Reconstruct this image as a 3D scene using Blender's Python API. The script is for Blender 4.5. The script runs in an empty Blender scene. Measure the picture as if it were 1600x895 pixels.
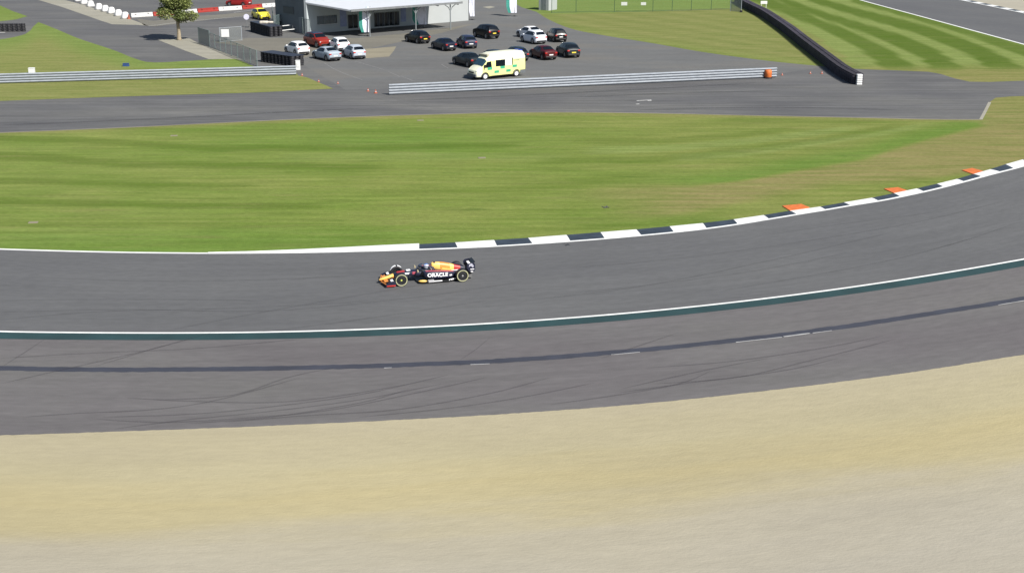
import bpy, bmesh, math, random
from mathutils import Vector, Matrix
random.seed(7)
R = math.radians
S = bpy.context.scene
C = S.collection

# ------------------------------------------------------------------ camera
CAM_H, PITCH, FPX, PW, PH = 22.2, R(17.3), 2070.0, 1600.0, 895.0
cd = bpy.data.cameras.new('camera'); cam = bpy.data.objects.new('camera', cd); C.objects.link(cam)
cam.location = (0, 0, CAM_H); cam.rotation_euler = (math.pi/2 - PITCH, 0, 0)
cd.sensor_width = 36; cd.lens = FPX / PW * 36; cd.clip_start = .5; cd.clip_end = 6000
S.camera = cam
# ------------------------------------------------------------------ light
SUN_EL, SUN_AZ = R(43), R(-47)          # azimuth of the direction to the sun, measured from +X (negative: towards the camera side)
to_sun = Vector((math.cos(SUN_EL)*math.cos(SUN_AZ), math.cos(SUN_EL)*math.sin(SUN_AZ), math.sin(SUN_EL)))
w = bpy.data.worlds.new('World'); S.world = w; w.use_nodes = True
nt = w.node_tree; sky = nt.nodes.new('ShaderNodeTexSky'); sky.sky_type = 'NISHITA'; sky.sun_disc = False
sky.sun_elevation = SUN_EL; sky.sun_rotation = math.pi/2 - SUN_AZ
bg = nt.nodes['Background']; bg.inputs[1].default_value = .06
nt.links.new(sky.outputs[0], bg.inputs[0])
ld = bpy.data.lights.new('sun', 'SUN'); ld.energy = 4.7; ld.angle = R(.5); ld.color = (1, .955, .88)
sun = bpy.data.objects.new('sun', ld); C.objects.link(sun)
sun.rotation_euler = to_sun.to_track_quat('Z', 'Y').to_euler()
S.view_settings.view_transform = 'Standard'; S.view_settings.look = 'None'
S.view_settings.exposure = .78; S.view_settings.gamma = 1
S.render.engine = 'CYCLES'

# ------------------------------------------------------------------ where a ray of the view meets the world
ct, st = math.cos(PITCH), math.sin(PITCH)
def ray(px, py):
    a = (px-800)/FPX; b = (447.5-py)/FPX
    return Vector((a, ct + b*st, -st + b*ct))
def G(px, py, z=0.0):
    d = ray(px, py); t = (z - CAM_H)/d.z
    return Vector((d.x*t, d.y*t, z))
def onplane(px, py, o, n):
    d = ray(px, py); c = Vector((0, 0, CAM_H)); t = (o-c).dot(n)/d.dot(n)
    return c + d*t
def proj(x, y, z=0.0):
    v = Vector((x, y, z-CAM_H)); dz = v.y*ct - v.z*st
    if dz < 1: dz = 1
    return 800 + FPX*v.x/dz, 447.5 - FPX*(v.y*st + v.z*ct)/dz

# ------------------------------------------------------------------ materials
MATS = {}
def mat(name, col, rough=.6, metal=0, var=.12, scale=3, coat=0, spec=None, alpha=1, stretch=(1,1,1), bump=0, bscale=40):
    if name in MATS: return MATS[name]
    m = bpy.data.materials.new(name); m.use_nodes = True; t = m.node_tree; n = t.nodes; l = t.links
    p = n['Principled BSDF']; p.inputs['Roughness'].default_value = rough; p.inputs['Metallic'].default_value = metal
    p.inputs['Coat Weight'].default_value = coat
    if spec is not None: p.inputs['Specular IOR Level'].default_value = spec
    tc = n.new('ShaderNodeTexCoord'); mp = n.new('ShaderNodeMapping'); mp.inputs['Scale'].default_value = stretch
    no = n.new('ShaderNodeTexNoise'); no.inputs['Scale'].default_value = scale; no.inputs['Detail'].default_value = 5
    l.new(tc.outputs['Object'], mp.inputs[0]); l.new(mp.outputs[0], no.inputs[0])
    r = n.new('ShaderNodeValToRGB'); e = r.color_ramp.elements
    e[0].position = .3; e[1].position = .7
    e[0].color = tuple(c*(1-var) for c in col) + (1,); e[1].color = tuple(min(1, c*(1+var)) for c in col) + (1,)
    l.new(no.outputs['Fac'], r.inputs[0]); l.new(r.outputs[0], p.inputs['Base Color'])
    if bump:
        n2 = n.new('ShaderNodeTexNoise'); n2.inputs['Scale'].default_value = bscale
        l.new(mp.outputs[0], n2.inputs[0])
        b = n.new('ShaderNodeBump'); b.inputs['Strength'].default_value = bump; b.inputs['Distance'].default_value = .02
        l.new(n2.outputs['Fac'], b.inputs['Height']); l.new(b.outputs[0], p.inputs['Normal'])
    if alpha < 1: p.inputs['Alpha'].default_value = alpha
    MATS[name] = m; return m

# polar coordinates about the centre of the bend: streaks in the asphalt follow the track
BX, BY = 0, 0   # set after the circle fit
def fit_circle(P):
    import numpy as np
    A = np.array([[2*p.x, 2*p.y, 1] for p in P]); b = np.array([p.x**2+p.y**2 for p in P])
    s = np.linalg.lstsq(A, b, rcond=None)[0]
    return s[0], s[1], math.sqrt(s[2]+s[0]**2+s[1]**2)
OUT_LINE = [(-60,516),(0,518.5),(100,520),(200,520.7),(300,520.7),(400,519.7),(500,517.5),(600,514),(700,509.5),(800,503.7),(900,496.5),(1000,488),(1100,478),(1200,466.5),(1300,453.5),(1400,439),(1500,423),(1600,405.5),(1660,394)]
BX, BY, BR = fit_circle([G(*p) for p in OUT_LINE])
print('bend centre', BX, BY, BR)

def surf(name, stops, streak=.5, grain=60, rough=.85, patch=.1, bump=.25, polar=True, fine=.10, bstretch=(1,1)):
    """ground surface. stops: colours mixed by large patches; streaks run along the bend (polar) or along X."""
    m = bpy.data.materials.new(name); m.use_nodes = True; t = m.node_tree; n = t.nodes; l = t.links
    p = n['Principled BSDF']; p.inputs['Roughness'].default_value = rough; p.inputs['Specular IOR Level'].default_value = .25
    tc = n.new('ShaderNodeTexCoord')
    if polar:
        sub = n.new('ShaderNodeVectorMath'); sub.operation = 'SUBTRACT'; sub.inputs[1].default_value = (BX, BY, 0)
        l.new(tc.outputs['Object'], sub.inputs[0])
        ln = n.new('ShaderNodeVectorMath'); ln.operation = 'LENGTH'; l.new(sub.outputs[0], ln.inputs[0])
        sp = n.new('ShaderNodeSeparateXYZ'); l.new(sub.outputs[0], sp.inputs[0])
        ny = n.new('ShaderNodeMath'); ny.operation = 'MULTIPLY'; ny.inputs[1].default_value = -1; l.new(sp.outputs[1], ny.inputs[0])
        at = n.new('ShaderNodeMath'); at.operation = 'ARCTAN2'; l.new(sp.outputs[0], at.inputs[0]); l.new(ny.outputs[0], at.inputs[1])
        mr = n.new('ShaderNodeMath'); mr.operation = 'MULTIPLY'; mr.inputs[1].default_value = BR; l.new(at.outputs[0], mr.inputs[0])
        cb = n.new('ShaderNodeCombineXYZ'); l.new(mr.outputs[0], cb.inputs[0]); l.new(ln.outputs['Value'], cb.inputs[1])
        co = cb.outputs[0]
    else: co = tc.outputs['Object']
    def noise(scale, sx, sy, det=4, w=0):
        mp = n.new('ShaderNodeMapping'); mp.inputs['Scale'].default_value = (sx, sy, 1); mp.inputs['Location'].default_value = (w, w*1.7, 0)
        l.new(co, mp.inputs[0]); q = n.new('ShaderNodeTexNoise'); q.inputs['Scale'].default_value = scale; q.inputs['Detail'].default_value = det
        l.new(mp.outputs[0], q.inputs[0]); return q.outputs['Fac']
    big = noise(.12, .5, 1.0, 5)
    r = n.new('ShaderNodeValToRGB'); e = r.color_ramp.elements
    e[0].position = .32; e[1].position = .68; e[0].color = tuple(stops[0])+(1,); e[1].color = tuple(stops[-1])+(1,)
    for i, c in enumerate(stops[1:-1]):
        k = e.new(.32 + .36*(i+1)/(len(stops)-1)); k.color = tuple(c)+(1,)
    l.new(big, r.inputs[0]); cur = r.outputs[0]
    def mul(fac, amt):
        nonlocal cur
        a = n.new('ShaderNodeMapRange'); a.inputs['From Min'].default_value = .25; a.inputs['From Max'].default_value = .75
        a.inputs['To Min'].default_value = 1-amt; a.inputs['To Max'].default_value = 1+amt; l.new(fac, a.inputs[0])
        v = n.new('ShaderNodeVectorMath'); v.operation = 'SCALE'; l.new(cur, v.inputs[0]); l.new(a.outputs[0], v.inputs['Scale']); cur = v.outputs[0]
    if streak: mul(noise(1.0, .05, 1.6, 5, 3), streak*.25)
    if patch: mul(noise(.5, .3, 1, 4, 9), patch)
    mul(noise(3.5, .35*bstretch[0], 1, 4, 5), fine)
    mul(noise(grain, 1, 1, 2, 1), fine*.8)
    l.new(cur, p.inputs['Base Color'])
    b = n.new('ShaderNodeBump'); b.inputs['Strength'].default_value = bump; b.inputs['Distance'].default_value = .03
    l.new(noise(grain*.4, .6, 1, 4, 2), b.inputs['Height']); l.new(b.outputs[0], p.inputs['Normal'])
    MATS[name] = m; return m, cur, l, n, p, co

asph_track = surf('track_asphalt', [(.083,.084,.088),(.090,.091,.094),(.097,.098,.100)], .30, 50, .8, .05)[0]
asph_run = surf('runoff_asphalt', [(.094,.087,.091),(.102,.097,.099),(.108,.105,.103)], .30, 50, .85, .08)[0]
asph_road = surf('road_asphalt', [(.078,.078,.082),(.092,.092,.093),(.112,.111,.107)], .9, 40, .85, .10, polar=False)[0]
asph_park = surf('car_park_asphalt', [(.098,.098,.097),(.106,.108,.108),(.118,.114,.106)], .15, 40, .85, .08, polar=False)[0]
conc = surf('pale_concrete', [(.22,.21,.17),(.26,.25,.21)], .3, 30, .9, .12, polar=False)[0]
conc2 = surf('sandy_paving', [(.18,.165,.12),(.21,.19,.14)], .3, 30, .9, .12, polar=False)[0]
park_pale = surf('worn_car_park_surface', [(.125,.120,.102),(.145,.137,.115)], .3, 30, .9, .1, polar=False)[0]

# gravel: tan by the track, a yellower band, then greyer stones towards the camera
def gravel_mat():
    m, cur, l, n, p, co = surf('gravel', [(.275,.243,.165),(.290,.257,.173),(.305,.270,.182)], .12, 22, .95, .03, .5, True, .06)
    sp = n.new('ShaderNodeSeparateXYZ'); l.new(co, sp.inputs[0])
    q = n.new('ShaderNodeTexNoise'); q.inputs['Scale'].default_value = .35; q.inputs['Detail'].default_value = 6
    mp = n.new('ShaderNodeMapping'); mp.inputs['Scale'].default_value = (.25, 1, 1); l.new(co, mp.inputs[0]); l.new(mp.outputs[0], q.inputs[0])
    a = n.new('ShaderNodeMath'); a.operation = 'MULTIPLY_ADD'; a.inputs[1].default_value = 5.5; l.new(q.outputs['Fac'], a.inputs[0]); l.new(sp.outputs[1], a.inputs[2])
    mr = n.new('ShaderNodeMapRange'); mr.inputs['From Min'].default_value = BR + 9.5; mr.inputs['From Max'].default_value = BR + 29.5
    l.new(a.outputs[0], mr.inputs[0])
    r = n.new('ShaderNodeValToRGB'); e = r.color_ramp.elements
    e[0].position = 0; e[0].color = (.98,.98,1.06,1); e[1].position = 1; e[1].color = (.98,1.03,1.24,1)
    for ps, c in ((.30,(1.0,1.01,1.02,1)),(.48,(1.02,1.03,.97,1)),(.60,(1.05,1.03,.87,1)),(.68,(1.03,1.02,.90,1)),(.78,(.99,1.02,1.14,1))):
        k = e.new(ps); k.color = c
    l.new(mr.outputs[0], r.inputs[0])
    v = n.new('ShaderNodeVectorMath'); v.operation = 'MULTIPLY'; l.new(cur, v.inputs[0]); l.new(r.outputs[0], v.inputs[1]); l.new(v.outputs[0], p.inputs['Base Color'])
    return m
gravel_m = gravel_mat()

def grass_mat():
    m = bpy.data.materials.new('grass'); m.use_nodes = True; t = m.node_tree; n = t.nodes; l = t.links
    p = n['Principled BSDF']; p.inputs['Roughness'].default_value = .95; p.inputs['Specular IOR Level'].default_value = .05
    tc = n.new('ShaderNodeTexCoord')
    def noise(scale, sx, sy, det=5, w=0):
        mp = n.new('ShaderNodeMapping'); mp.inputs['Scale'].default_value = (sx, sy, 1); mp.inputs['Location'].default_value = (w, w, 0)
        mp.inputs['Rotation'].default_value = (0, 0, R(-4))
        l.new(tc.outputs['Object'], mp.inputs[0]); q = n.new('ShaderNodeTexNoise'); q.inputs['Scale'].default_value = scale; q.inputs['Detail'].default_value = det
        q.inputs['Roughness'].default_value = .6
        l.new(mp.outputs[0], q.inputs[0]); return q.outputs['Fac']
    def attr(a):
        k = n.new('ShaderNodeAttribute'); k.attribute_name = a; return k.outputs['Fac']
    def mrange(v, a, b, c, d):
        k = n.new('ShaderNodeMapRange'); l.new(v, k.inputs[0])
        for i, x in enumerate((a, b, c, d)): k.inputs[i+1].default_value = x
        return k.outputs[0]
    def mix(f, a, b):
        k = n.new('ShaderNodeMix'); k.data_type = 'RGBA'; l.new(f, k.inputs[0])
        for s, i in ((a, 6), (b, 7)):
            if isinstance(s, tuple): k.inputs[i].default_value = s + (1,)
            else: l.new(s, k.inputs[i])
        return k.outputs[2]
    def madd(a, b, s):
        k = n.new('ShaderNodeMath'); k.operation = 'MULTIPLY_ADD'; l.new(b, k.inputs[0]); k.inputs[1].default_value = s; l.new(a, k.inputs[2]); k.use_clamp = True; return k.outputs[0]
    n1 = noise(.16, .45, 1, 6)
    n2 = noise(1.1, .22, 1, 5, 7)
    n3 = noise(6, .4, 1, 4, 3)
    c = mix(mrange(n1, .35, .65, 0, 1), (.108,.158,.030), (.158,.184,.050))
    c = mix(madd(attr('lush'), n2, .0), c, (.070,.155,.022))
    dk = n.new('ShaderNodeMath'); dk.operation = 'MULTIPLY'; l.new(attr('dark'), dk.inputs[0]); l.new(mrange(n2, .2, .7, .6, 1.1), dk.inputs[1])
    dn = n.new('ShaderNodeMath'); dn.operation = 'MULTIPLY'; l.new(attr('dry'), dn.inputs[0]); l.new(mrange(n2, .3, .7, .55, 1.25), dn.inputs[1]); dn.use_clamp = True
    c = mix(dn.outputs[0], c, (.182,.158,.068))
    c = mix(mrange(attr('pale'), 0, 1, 0, 1), c, (.160,.200,.064))
    c = mix(dk.outputs[0], c, (.052,.088,.010))
    c = mix(mrange(noise(1.0, .07, 1.5, 6, 41), .42, .68, 0, .55), c, (.078,.122,.018))
    c = mix(mrange(noise(1.3, .10, 1.6, 6, 57), .50, .72, 0, .5), c, (.165,.185,.06))
    # scorched flecks
    c = mix(mrange(noise(.55, .25, 1.2, 6, 21), .58, .75, 0, .45), c, (.16,.15,.06))
    c = mix(mrange(noise(.7, .3, 1.1, 6, 33), .60, .78, 0, .55), c, (.050,.095,.015))
    def mul(cur, f, a):
        v = n.new('ShaderNodeVectorMath'); v.operation = 'SCALE'; l.new(cur, v.inputs[0]); l.new(mrange(f, .25, .75, 1-a, 1+a), v.inputs['Scale']); return v.outputs[0]
    c = mul(c, n2, .16); c = mul(c, n3, .20); c = mul(c, noise(35, .7, 1, 3, 11), .14)
    l.new(c, p.inputs['Base Color'])
    b = n.new('ShaderNodeBump'); b.inputs['Strength'].default_value = .55; b.inputs['Distance'].default_value = .05
    l.new(noise(14, .8, 1, 5, 2), b.inputs['Height']); l.new(b.outputs[0], p.inputs['Normal'])
    return m
grass_m = grass_mat()

white_paint = mat('white_paint', (.60,.61,.61), .6, var=.05, scale=2)
white_line = mat('white_line_paint', (.62,.63,.62), .7, var=.08, scale=1.5)
worn_line = mat('worn_line_paint', (.30,.30,.30), .8, var=.25, scale=2)
faint_line = mat('faint_line_paint', (.16,.16,.16), .8, var=.25, scale=1)
navy_paint = mat('navy_kerb_paint', (.022,.032,.046), .6, var=.15)
orange_paint = mat('orange_paint', (.50,.125,.025), .6, var=.15)
cone_orange = mat('faded_orange', (.26,.06,.03), .7, var=.2)
green_paint = mat('dark_green_paint', (.012,.038,.040), .7, var=.22, scale=.5)
band_dark = mat('dark_seam', (.028,.031,.045), .8, var=.22, scale=.6)
galv = mat('galvanised_steel', (.25,.275,.31), .5, .0, var=.14, scale=1.5, stretch=(1,1,4))
galv_dark = mat('weathered_steel', (.22,.23,.24), .5, .5)
rubber = mat('rubber', (.012,.012,.016), .65, var=.35, scale=5)
rubber_purple = mat('dusty_rubber', (.026,.023,.036), .75, var=.6, scale=1.2)
black = mat('black_plastic', (.008,.008,.010), .5)
glass_dark = mat('tinted_glass', (.005,.008,.012), .12, var=.2, spec=.4)
glass_blue = mat('blue_tinted_glass', (.02,.05,.075), .08, var=.3, spec=.8)
white_wall = mat('white_render_wall', (.32,.34,.345), .8, var=.03, scale=.6, bump=.1)
grey_wall = mat('grey_cladding', (.16,.18,.19), .7, var=.06, scale=.8, stretch=(3,3,.3))
dark_wall = mat('dark_grey_cladding', (.105,.122,.135), .7, var=.08, scale=.8)
roof_m = mat('white_metal_roof', (.47,.49,.52), .55, var=.05, scale=.5, stretch=(1,4,1))
teal = mat('teal_fabric', (.03,.22,.18), .7, var=.25)
flagwhite = mat('white_fabric', (.62,.64,.74), .8, var=.08)
bluefab = mat('blue_fabric', (.06,.11,.28), .8, var=.2)

# ------------------------------------------------------------------ mesh builder
class MB:
    def __init__(s): s.v = []; s.f = []; s.mi = []; s.m = 0; s.sm = []; s.smooth = False
    def add(s, vs, fs):
        o = len(s.v); s.v += [tuple(v) for v in vs]
        for f in fs: s.f.append([o+i for i in f]); s.mi.append(s.m); s.sm.append(s.smooth)
        return s
    def quad(s, a, b, c, d): return s.add([a, b, c, d], [(0,1,2,3)])
    def box(s, c, d, M=None, taper=1):
        x, y, z = d[0]/2, d[1]/2, d[2]/2
        vs = [Vector((sx*x*(taper if sz > 0 else 1), sy*y*(taper if sz > 0 else 1), sz*z)) for sz in (-1,1) for sx, sy in ((-1,-1),(1,-1),(1,1),(-1,1))]
        if M: vs = [M @ v for v in vs]
        vs = [v + Vector(c) for v in vs]
        return s.add(vs, [(3,2,1,0),(4,5,6,7),(0,1,5,4),(1,2,6,5),(2,3,7,6),(3,0,4,7)])
    def tube(s, pts, r, n=8, closed=False):
        pts = [Vector(p) for p in pts]; rs = r if isinstance(r, (list, tuple)) else [r]*len(pts); o = len(s.v); rings = []
        for i, p in enumerate(pts):
            a = pts[i-1] if (i or closed) else p; b = pts[(i+1) % len(pts)] if (i < len(pts)-1 or closed) else p
            d = (b-a).normalized(); up = Vector((0,0,1)) if abs(d.z) < .9 else Vector((1,0,0))
            e = d.cross(up).normalized(); g = e.cross(d)
            rings.append([p + (e*math.cos(2*math.pi*k/n) + g*math.sin(2*math.pi*k/n))*rs[i] for k in range(n)])
        vs = [v for rg in rings for v in rg]; fs = []
        m = len(rings)
        for i in range(m if closed else m-1):
            j = (i+1) % m
            for k in range(n): fs.append((i*n+k, i*n+(k+1)%n, j*n+(k+1)%n, j*n+k))
        if not closed: fs += [tuple(range(n))[::-1], tuple((m-1)*n+k for k in range(n))]
        return s.add(vs, fs)
    def lathe(s, prof, c=(0,0,0), axis='z', n=24):
        """prof: list of (radius, height)"""
        vs = []; fs = []; m = len(prof)
        for k in range(n):
            a = 2*math.pi*k/n
            for r, h in prof:
                x, y = r*math.cos(a), r*math.sin(a)
                v = (x, y, h) if axis == 'z' else ((x, h, y) if axis == 'y' else (h, x, y))
                vs.append(Vector(v)+Vector(c))
        for k in range(n):
            j = (k+1) % n
            for i in range(m-1):
                fs.append((k*m+i, j*m+i, j*m+i+1, k*m+i+1))
        return s.add(vs, fs)
    def loft(s, secs, close=True, caps=True):
        n = len(secs[0]); vs = [v for c in secs for v in c]; fs = []
        for i in range(len(secs)-1):
            for k in range(n if close else n-1):
                fs.append((i*n+k, i*n+(k+1)%n, (i+1)*n+(k+1)%n, (i+1)*n+k))
        if caps: fs += [tuple(range(n))[::-1], tuple((len(secs)-1)*n+k for k in range(n))]
        return s.add(vs, fs)
def tag(o, label=None, cat=None, group=None, kind=None):
    if label: o['label'] = label
    if cat: o['category'] = cat
    if group: o['group'] = group
    if kind: o['kind'] = kind
    return o
def obj(name, mb, mats, parent=None, bevel=0, subsurf=0, label=None):
    me = bpy.data.meshes.new(name); me.from_pydata(mb.v, [], mb.f); 
    if not isinstance(mats, (list, tuple)): mats = [mats]
    for m in mats: me.materials.append(m)
    for p, i, sm in zip(me.polygons, mb.mi, mb.sm): p.material_index = i; p.use_smooth = sm
    bm = bmesh.new(); bm.from_mesh(me); bmesh.ops.recalc_face_normals(bm, faces=bm.faces); bm.to_mesh(me); bm.free()
    o = bpy.data.objects.new(name, me); C.objects.link(o)
    if parent: o.parent = parent
    if bevel:
        b = o.modifiers.new('bevel', 'BEVEL'); b.width = bevel; b.segments = 2; b.limit_method = 'ANGLE'
    if subsurf:
        b = o.modifiers.new('sub', 'SUBSURF'); b.levels = b.render_levels = subsurf
    if label: o['label'] = label
    return o
def empty(name, loc, rz=0, label=None, cat=None, group=None):
    o = bpy.data.objects.new(name, None); C.objects.link(o); o.location = loc; o.rotation_euler = (0,0,rz); o.empty_display_size = .3
    return tag(o, label, cat, group)
def copy_tree(o, parent=None):
    c = o.copy(); C.objects.link(c); c.parent = parent
    for ch in list(o.children): copy_tree(ch, c)
    return c
def struct(name, mb, m, z=None): return tag(obj(name, mb, m), kind='structure')

# ------------------------------------------------------------------ curves over the picture, laid on the ground
def interp(pts, x):
    if x <= pts[0][0]: a, b = pts[0], pts[1]
    elif x >= pts[-1][0]: a, b = pts[-2], pts[-1]
    else:
        for a, b in zip(pts, pts[1:]):
            if a[0] <= x <= b[0]: break
    return a[1] + (b[1]-a[1])*(x-a[0])/(b[0]-a[0])
def smooth_line(pts, step=20):
    """Catmull-Rom through the given points (pixel space), returned dense"""
    out = []; P = [Vector(p) for p in pts]
    for i in range(len(P)-1):
        p0, p1, p2, p3 = P[max(i-1,0)], P[i], P[i+1], P[min(i+2, len(P)-1)]
        n = max(2, int((p2-p1).length/step))
        for k in range(n):
            t = k/n
            out.append(.5*((2*p1) + (p2-p0)*t + (2*p0-5*p1+4*p2-p3)*t*t + (3*p1-p0-3*p2+p3)*t**3))
    out.append(P[-1]); return [tuple(p) for p in out]
def extend(W, n=2, d=60):
    a = (W[0]-W[1]).normalized(); b = (W[-1]-W[-2]).normalized()
    return [W[0]+a*d] + W + [W[-1]+b*d]
def ground_line(pts, z, step=20, ext=0):
    W = [G(x, y) for x, y in smooth_line(pts, step)]
    if ext: W = extend(W, d=ext)
    for p in W: p.z = z
    return W
def normals2(W):
    out = []
    for i in range(len(W)):
        d = W[min(i+1, len(W)-1)] - W[max(i-1,0)]; out.append(Vector((-d.y, d.x, 0)).normalized())
    return out
def ribbon(mb, W, o1, o2):
    """strip along W between sideways offsets o1..o2 (metres; + is left of travel = away when travelling +X)"""
    N = normals2(W); n = len(W)
    vs = [p + m*(o1(i) if callable(o1) else o1) for i, (p, m) in enumerate(zip(W, N))] + [p + m*(o2(i) if callable(o2) else o2) for i, (p, m) in enumerate(zip(W, N))]
    return mb.add(vs, [(i, i+1, n+i+1, n+i) for i in range(n-1)])
def between(mb, A, B):
    """surface between two lines of equal count"""
    n = len(A); return mb.add(A+B, [(i, i+1, n+i+1, n+i) for i in range(n-1)])
def poly(mb, pix, z, ext=None):
    W = [G(x, y) if not isinstance(x, Vector) else x for x, y in pix]
    for p in W: p.z = z
    return mb.add(W, [tuple(range(len(W)))])
def resample(W, n):
    L = [0]
    for a, b in zip(W, W[1:]): L.append(L[-1] + (b-a).length)
    out = []; j = 0
    for k in range(n):
        t = L[-1]*k/(n-1)
        while j < len(L)-2 and L[j+1] < t: j += 1
        u = (t-L[j])/max(1e-6, L[j+1]-L[j]); out.append(W[j].lerp(W[j+1], min(1, max(0, u))))
    return out

IN_LINE = [(-60,387.5),(0,390),(100,393),(200,395.2),(300,396.3),(330,396.3),(400,396),(500,394.8),(600,392.3),(655,390.6),(716,388.3),(777,385.3),(833,381.8),(892,377.7),(946,373.6),(1003,368.6),(1054,363.6),(1105,357.8),(1154,351),(1203,343),(1248,335.5),(1292,328.4),(1332,321.5),(1375,314.6),(1409,308),(1446,300),(1477,292.6),(1509,284.3),(1537,276.6),(1566,269),(1586,264),(1604,259),(1660,243)]
GRAVEL_LINE = [(-60,681.5),(0,680),(200,673.5),(400,666),(600,657),(800,646),(1000,631),(1200,610),(1400,585),(1600,554),(1660,544)]
N = 160
inl = resample(ground_line(IN_LINE, 0, 12, 60), N); outl = resample(ground_line(OUT_LINE, 0, 20, 60), N); grl = resample(ground_line(GRAVEL_LINE, 0, 20, 60), N)
def setz(W, z): return [Vector((p.x, p.y, z)) for p in W]

# ------------------------------------------------------------------ ground sheet with mown and dry areas
def seg_mask(px, py, pts, w0, w1):
    """1 inside a stripe that follows pts (pixels), half widths w0..w1 measured vertically"""
    if px < pts[0][0] or px > pts[-1][0]: return 0
    y = interp(pts, px); t = (px-pts[0][0])/(pts[-1][0]-pts[0][0]); w_ = w0+(w1-w0)*t
    e = min(1, (px-pts[0][0])/40+.001, (pts[-1][0]-px)/40+.001) 
    d = abs(py-y)/w_
    return max(0, min(1, (1.25-d)/.5))*e
LEFT_STRIPES = [([(-80,214),(120,219),(330,232),(560,231),(830,226)], 5, 4, .8), ([(-80,243),(60,246),(200,257),(420,259),(620,262)], 7, 4, .8),
 ([(-80,281),(80,284),(240,289),(420,290)], 5.5, 3.5, .75), ([(-80,313),(100,317),(300,321),(520,322)], 6, 3.5, .8), ([(-80,347),(150,351),(350,353),(520,352)], 4, 3, .55),
 ([(100,196),(300,206),(560,205),(900,203)], 3.5, 3, .35), ([(880,220),(1040,220),(1158,211),(1260,198)], 5, 4, .5), ([(820,252),(1000,250),(1158,236),(1296,217),(1425,192)], 5, 4, .55), ([(560,300),(760,298),(900,286),(1040,274)], 5, 5, .4), ([(1040,196),(1200,190),(1400,190)], 4, 3, .4), ([(250,378),(500,380),(760,364),(1000,350),(1160,330)], 5, 4, .35)]
# mown stripes of the far field: (upper edge, lower edge) as lines over the picture
LOW_EDGE = [(900,282),(1000,287),(1080,289),(1158,282),(1269,262),(1352,248),(1407,229),(1463,214),(1518,200),(1549,192),(1600,184)]
FAR = [([(1165,-14),(1225,6),(1279,30),(1337,52),(1385,74),(1440,112)], [(1165,-2),(1225,22),(1279,44),(1325,66),(1362,90),(1385,114)], .95),
       ([(1200,-12),(1290,20),(1365,42),(1420,58),(1470,82),(1515,114)], [(1200,-4),(1270,24),(1335,46),(1400,72),(1440,92),(1462,114)], 1),
       ([(1262,-8),(1340,14),(1430,36),(1500,58),(1560,84),(1600,106)], [(1262,2),(1340,26),(1420,49),(1475,69),(1525,92),(1545,110)], 1),
       ([(1330,-4),(1380,9),(1440,26),(1520,49),(1600,71),(1700,100)], [(1330,4),(1380,17),(1440,34),(1520,58),(1570,78),(1690,122)], .9)]
def smoothstep(a, b, x):
    t = max(0, min(1, (x-a)/(b-a))); return t*t*(3-2*t)
def masks(x, y):
    px, py = proj(x, y)
    dark = dry = lush = pale = 0.0
    infield = 170 < py < 400
    if infield:
        for pts, a, b, s in LEFT_STRIPES: dark = max(dark, s*.72*seg_mask(px, py, pts, a, b))
        pale = .22*smoothstep(700, 0, px)
        low = interp(LOW_EDGE, px)
        lush = .62*smoothstep(low-30, low-8, py)*smoothstep(low+1.5, low-1.5, py)*smoothstep(930, 1160, px)
        lush = max(lush, .5*smoothstep(340, 375, py)*smoothstep(900, 500, px), .5*math.exp(-((px-600)/220)**2-((py-222)/22)**2), .35*math.exp(-((px-1050)/120)**2-((py-350)/16)**2))
        edge = py - interp(IN_LINE, px); gw = interp([(1000,26),(1150,34),(1300,40),(1450,20),(1560,8),(1660,8)], px)
        d = smoothstep(low-1, low+5, py)*smoothstep(880, 1120, px)*smoothstep(-gw*.65, -gw*1.25, edge)
        d = max(d, .8*math.exp(-((px-1010)/110)**2-((py-303)/14)**2))
        dry = max(d, .25*smoothstep(600, 1300, px)*(1-lush), smoothstep(1528, 1540, px)*.9*smoothstep(-4, -12, edge) if py < 215 else 0)
        dry = max(dry, .7*smoothstep(6, 0, abs(py-interp([(0,209),(200,201),(400,191),(600,183),(860,178),(1160,182),(1340,186),(1500,188)], px))))
        pale = max(pale, .7*max(seg_mask(px, py, [(1040,248),(1158,240),(1269,224),(1380,208),(1463,192)], 5, 4), seg_mask(px, py, [(900,236),(1040,232),(1158,222),(1352,198)], 6, 4), .6*seg_mask(px, py, [(420,246),(700,244),(900,246)], 6, 5)))
    elif py <= 170:
        far_right = px > interp([(-20,1140),(11,1165),(50,1235),(90,1290),(110,1330),(135,1345)], 0) and px > 1150 and py < 130
        tw = [(-20,1120),(3,1160),(25,1222),(46,1258),(66,1288),(87,1318),(107,1343),(118,1352)]
        bx = interp(tw, py) if py > -20 else 1120
        if px > bx:
            for up, lo, s in FAR:
                if up[0][0] <= px <= max(up[-1][0], lo[-1][0]):
                    a = interp(up, px); b = interp(lo, px)
                    if px > lo[-1][0]: b = 114
                    dark = max(dark, s*smoothstep(a-1.5, a+1.5, py)*smoothstep(b+1.5, b-1.5, py))
            dark *= smoothstep(114, 100, py); pale = .85*smoothstep(112, 96, py)
            dry = max(.12, .8*smoothstep(90, 112, py))
        elif px > 700:
            dry = .95; lush = 0
            pale = .35
            k = (py + px*-.115)   # mowing lines of the yellowed field run down to the right
            dark = .22*smoothstep(.2, .8, .5+.5*math.sin((py*1.0 - px*.145)*.62))
            fe = interp([(700,24),(880,22),(1000,19),(1160,12)], px)
            if py < fe: dry = .05; lush = .45; pale = .55; dark = 0
            edge = py - interp([(855,25),(900,47),(960,58),(1020,67),(1100,82),(1200,95),(1290,104)], px)
            dry *= 1 - .45*smoothstep(-12, -2, edge)
        else:
            dry = .8; pale = .3
    return dark, dry, lush, pale
gx = [-3000,-800,-300,-180,-120] + [-100+.9*i for i in range(228)] + [110,140,200,400,900,3000]
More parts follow.
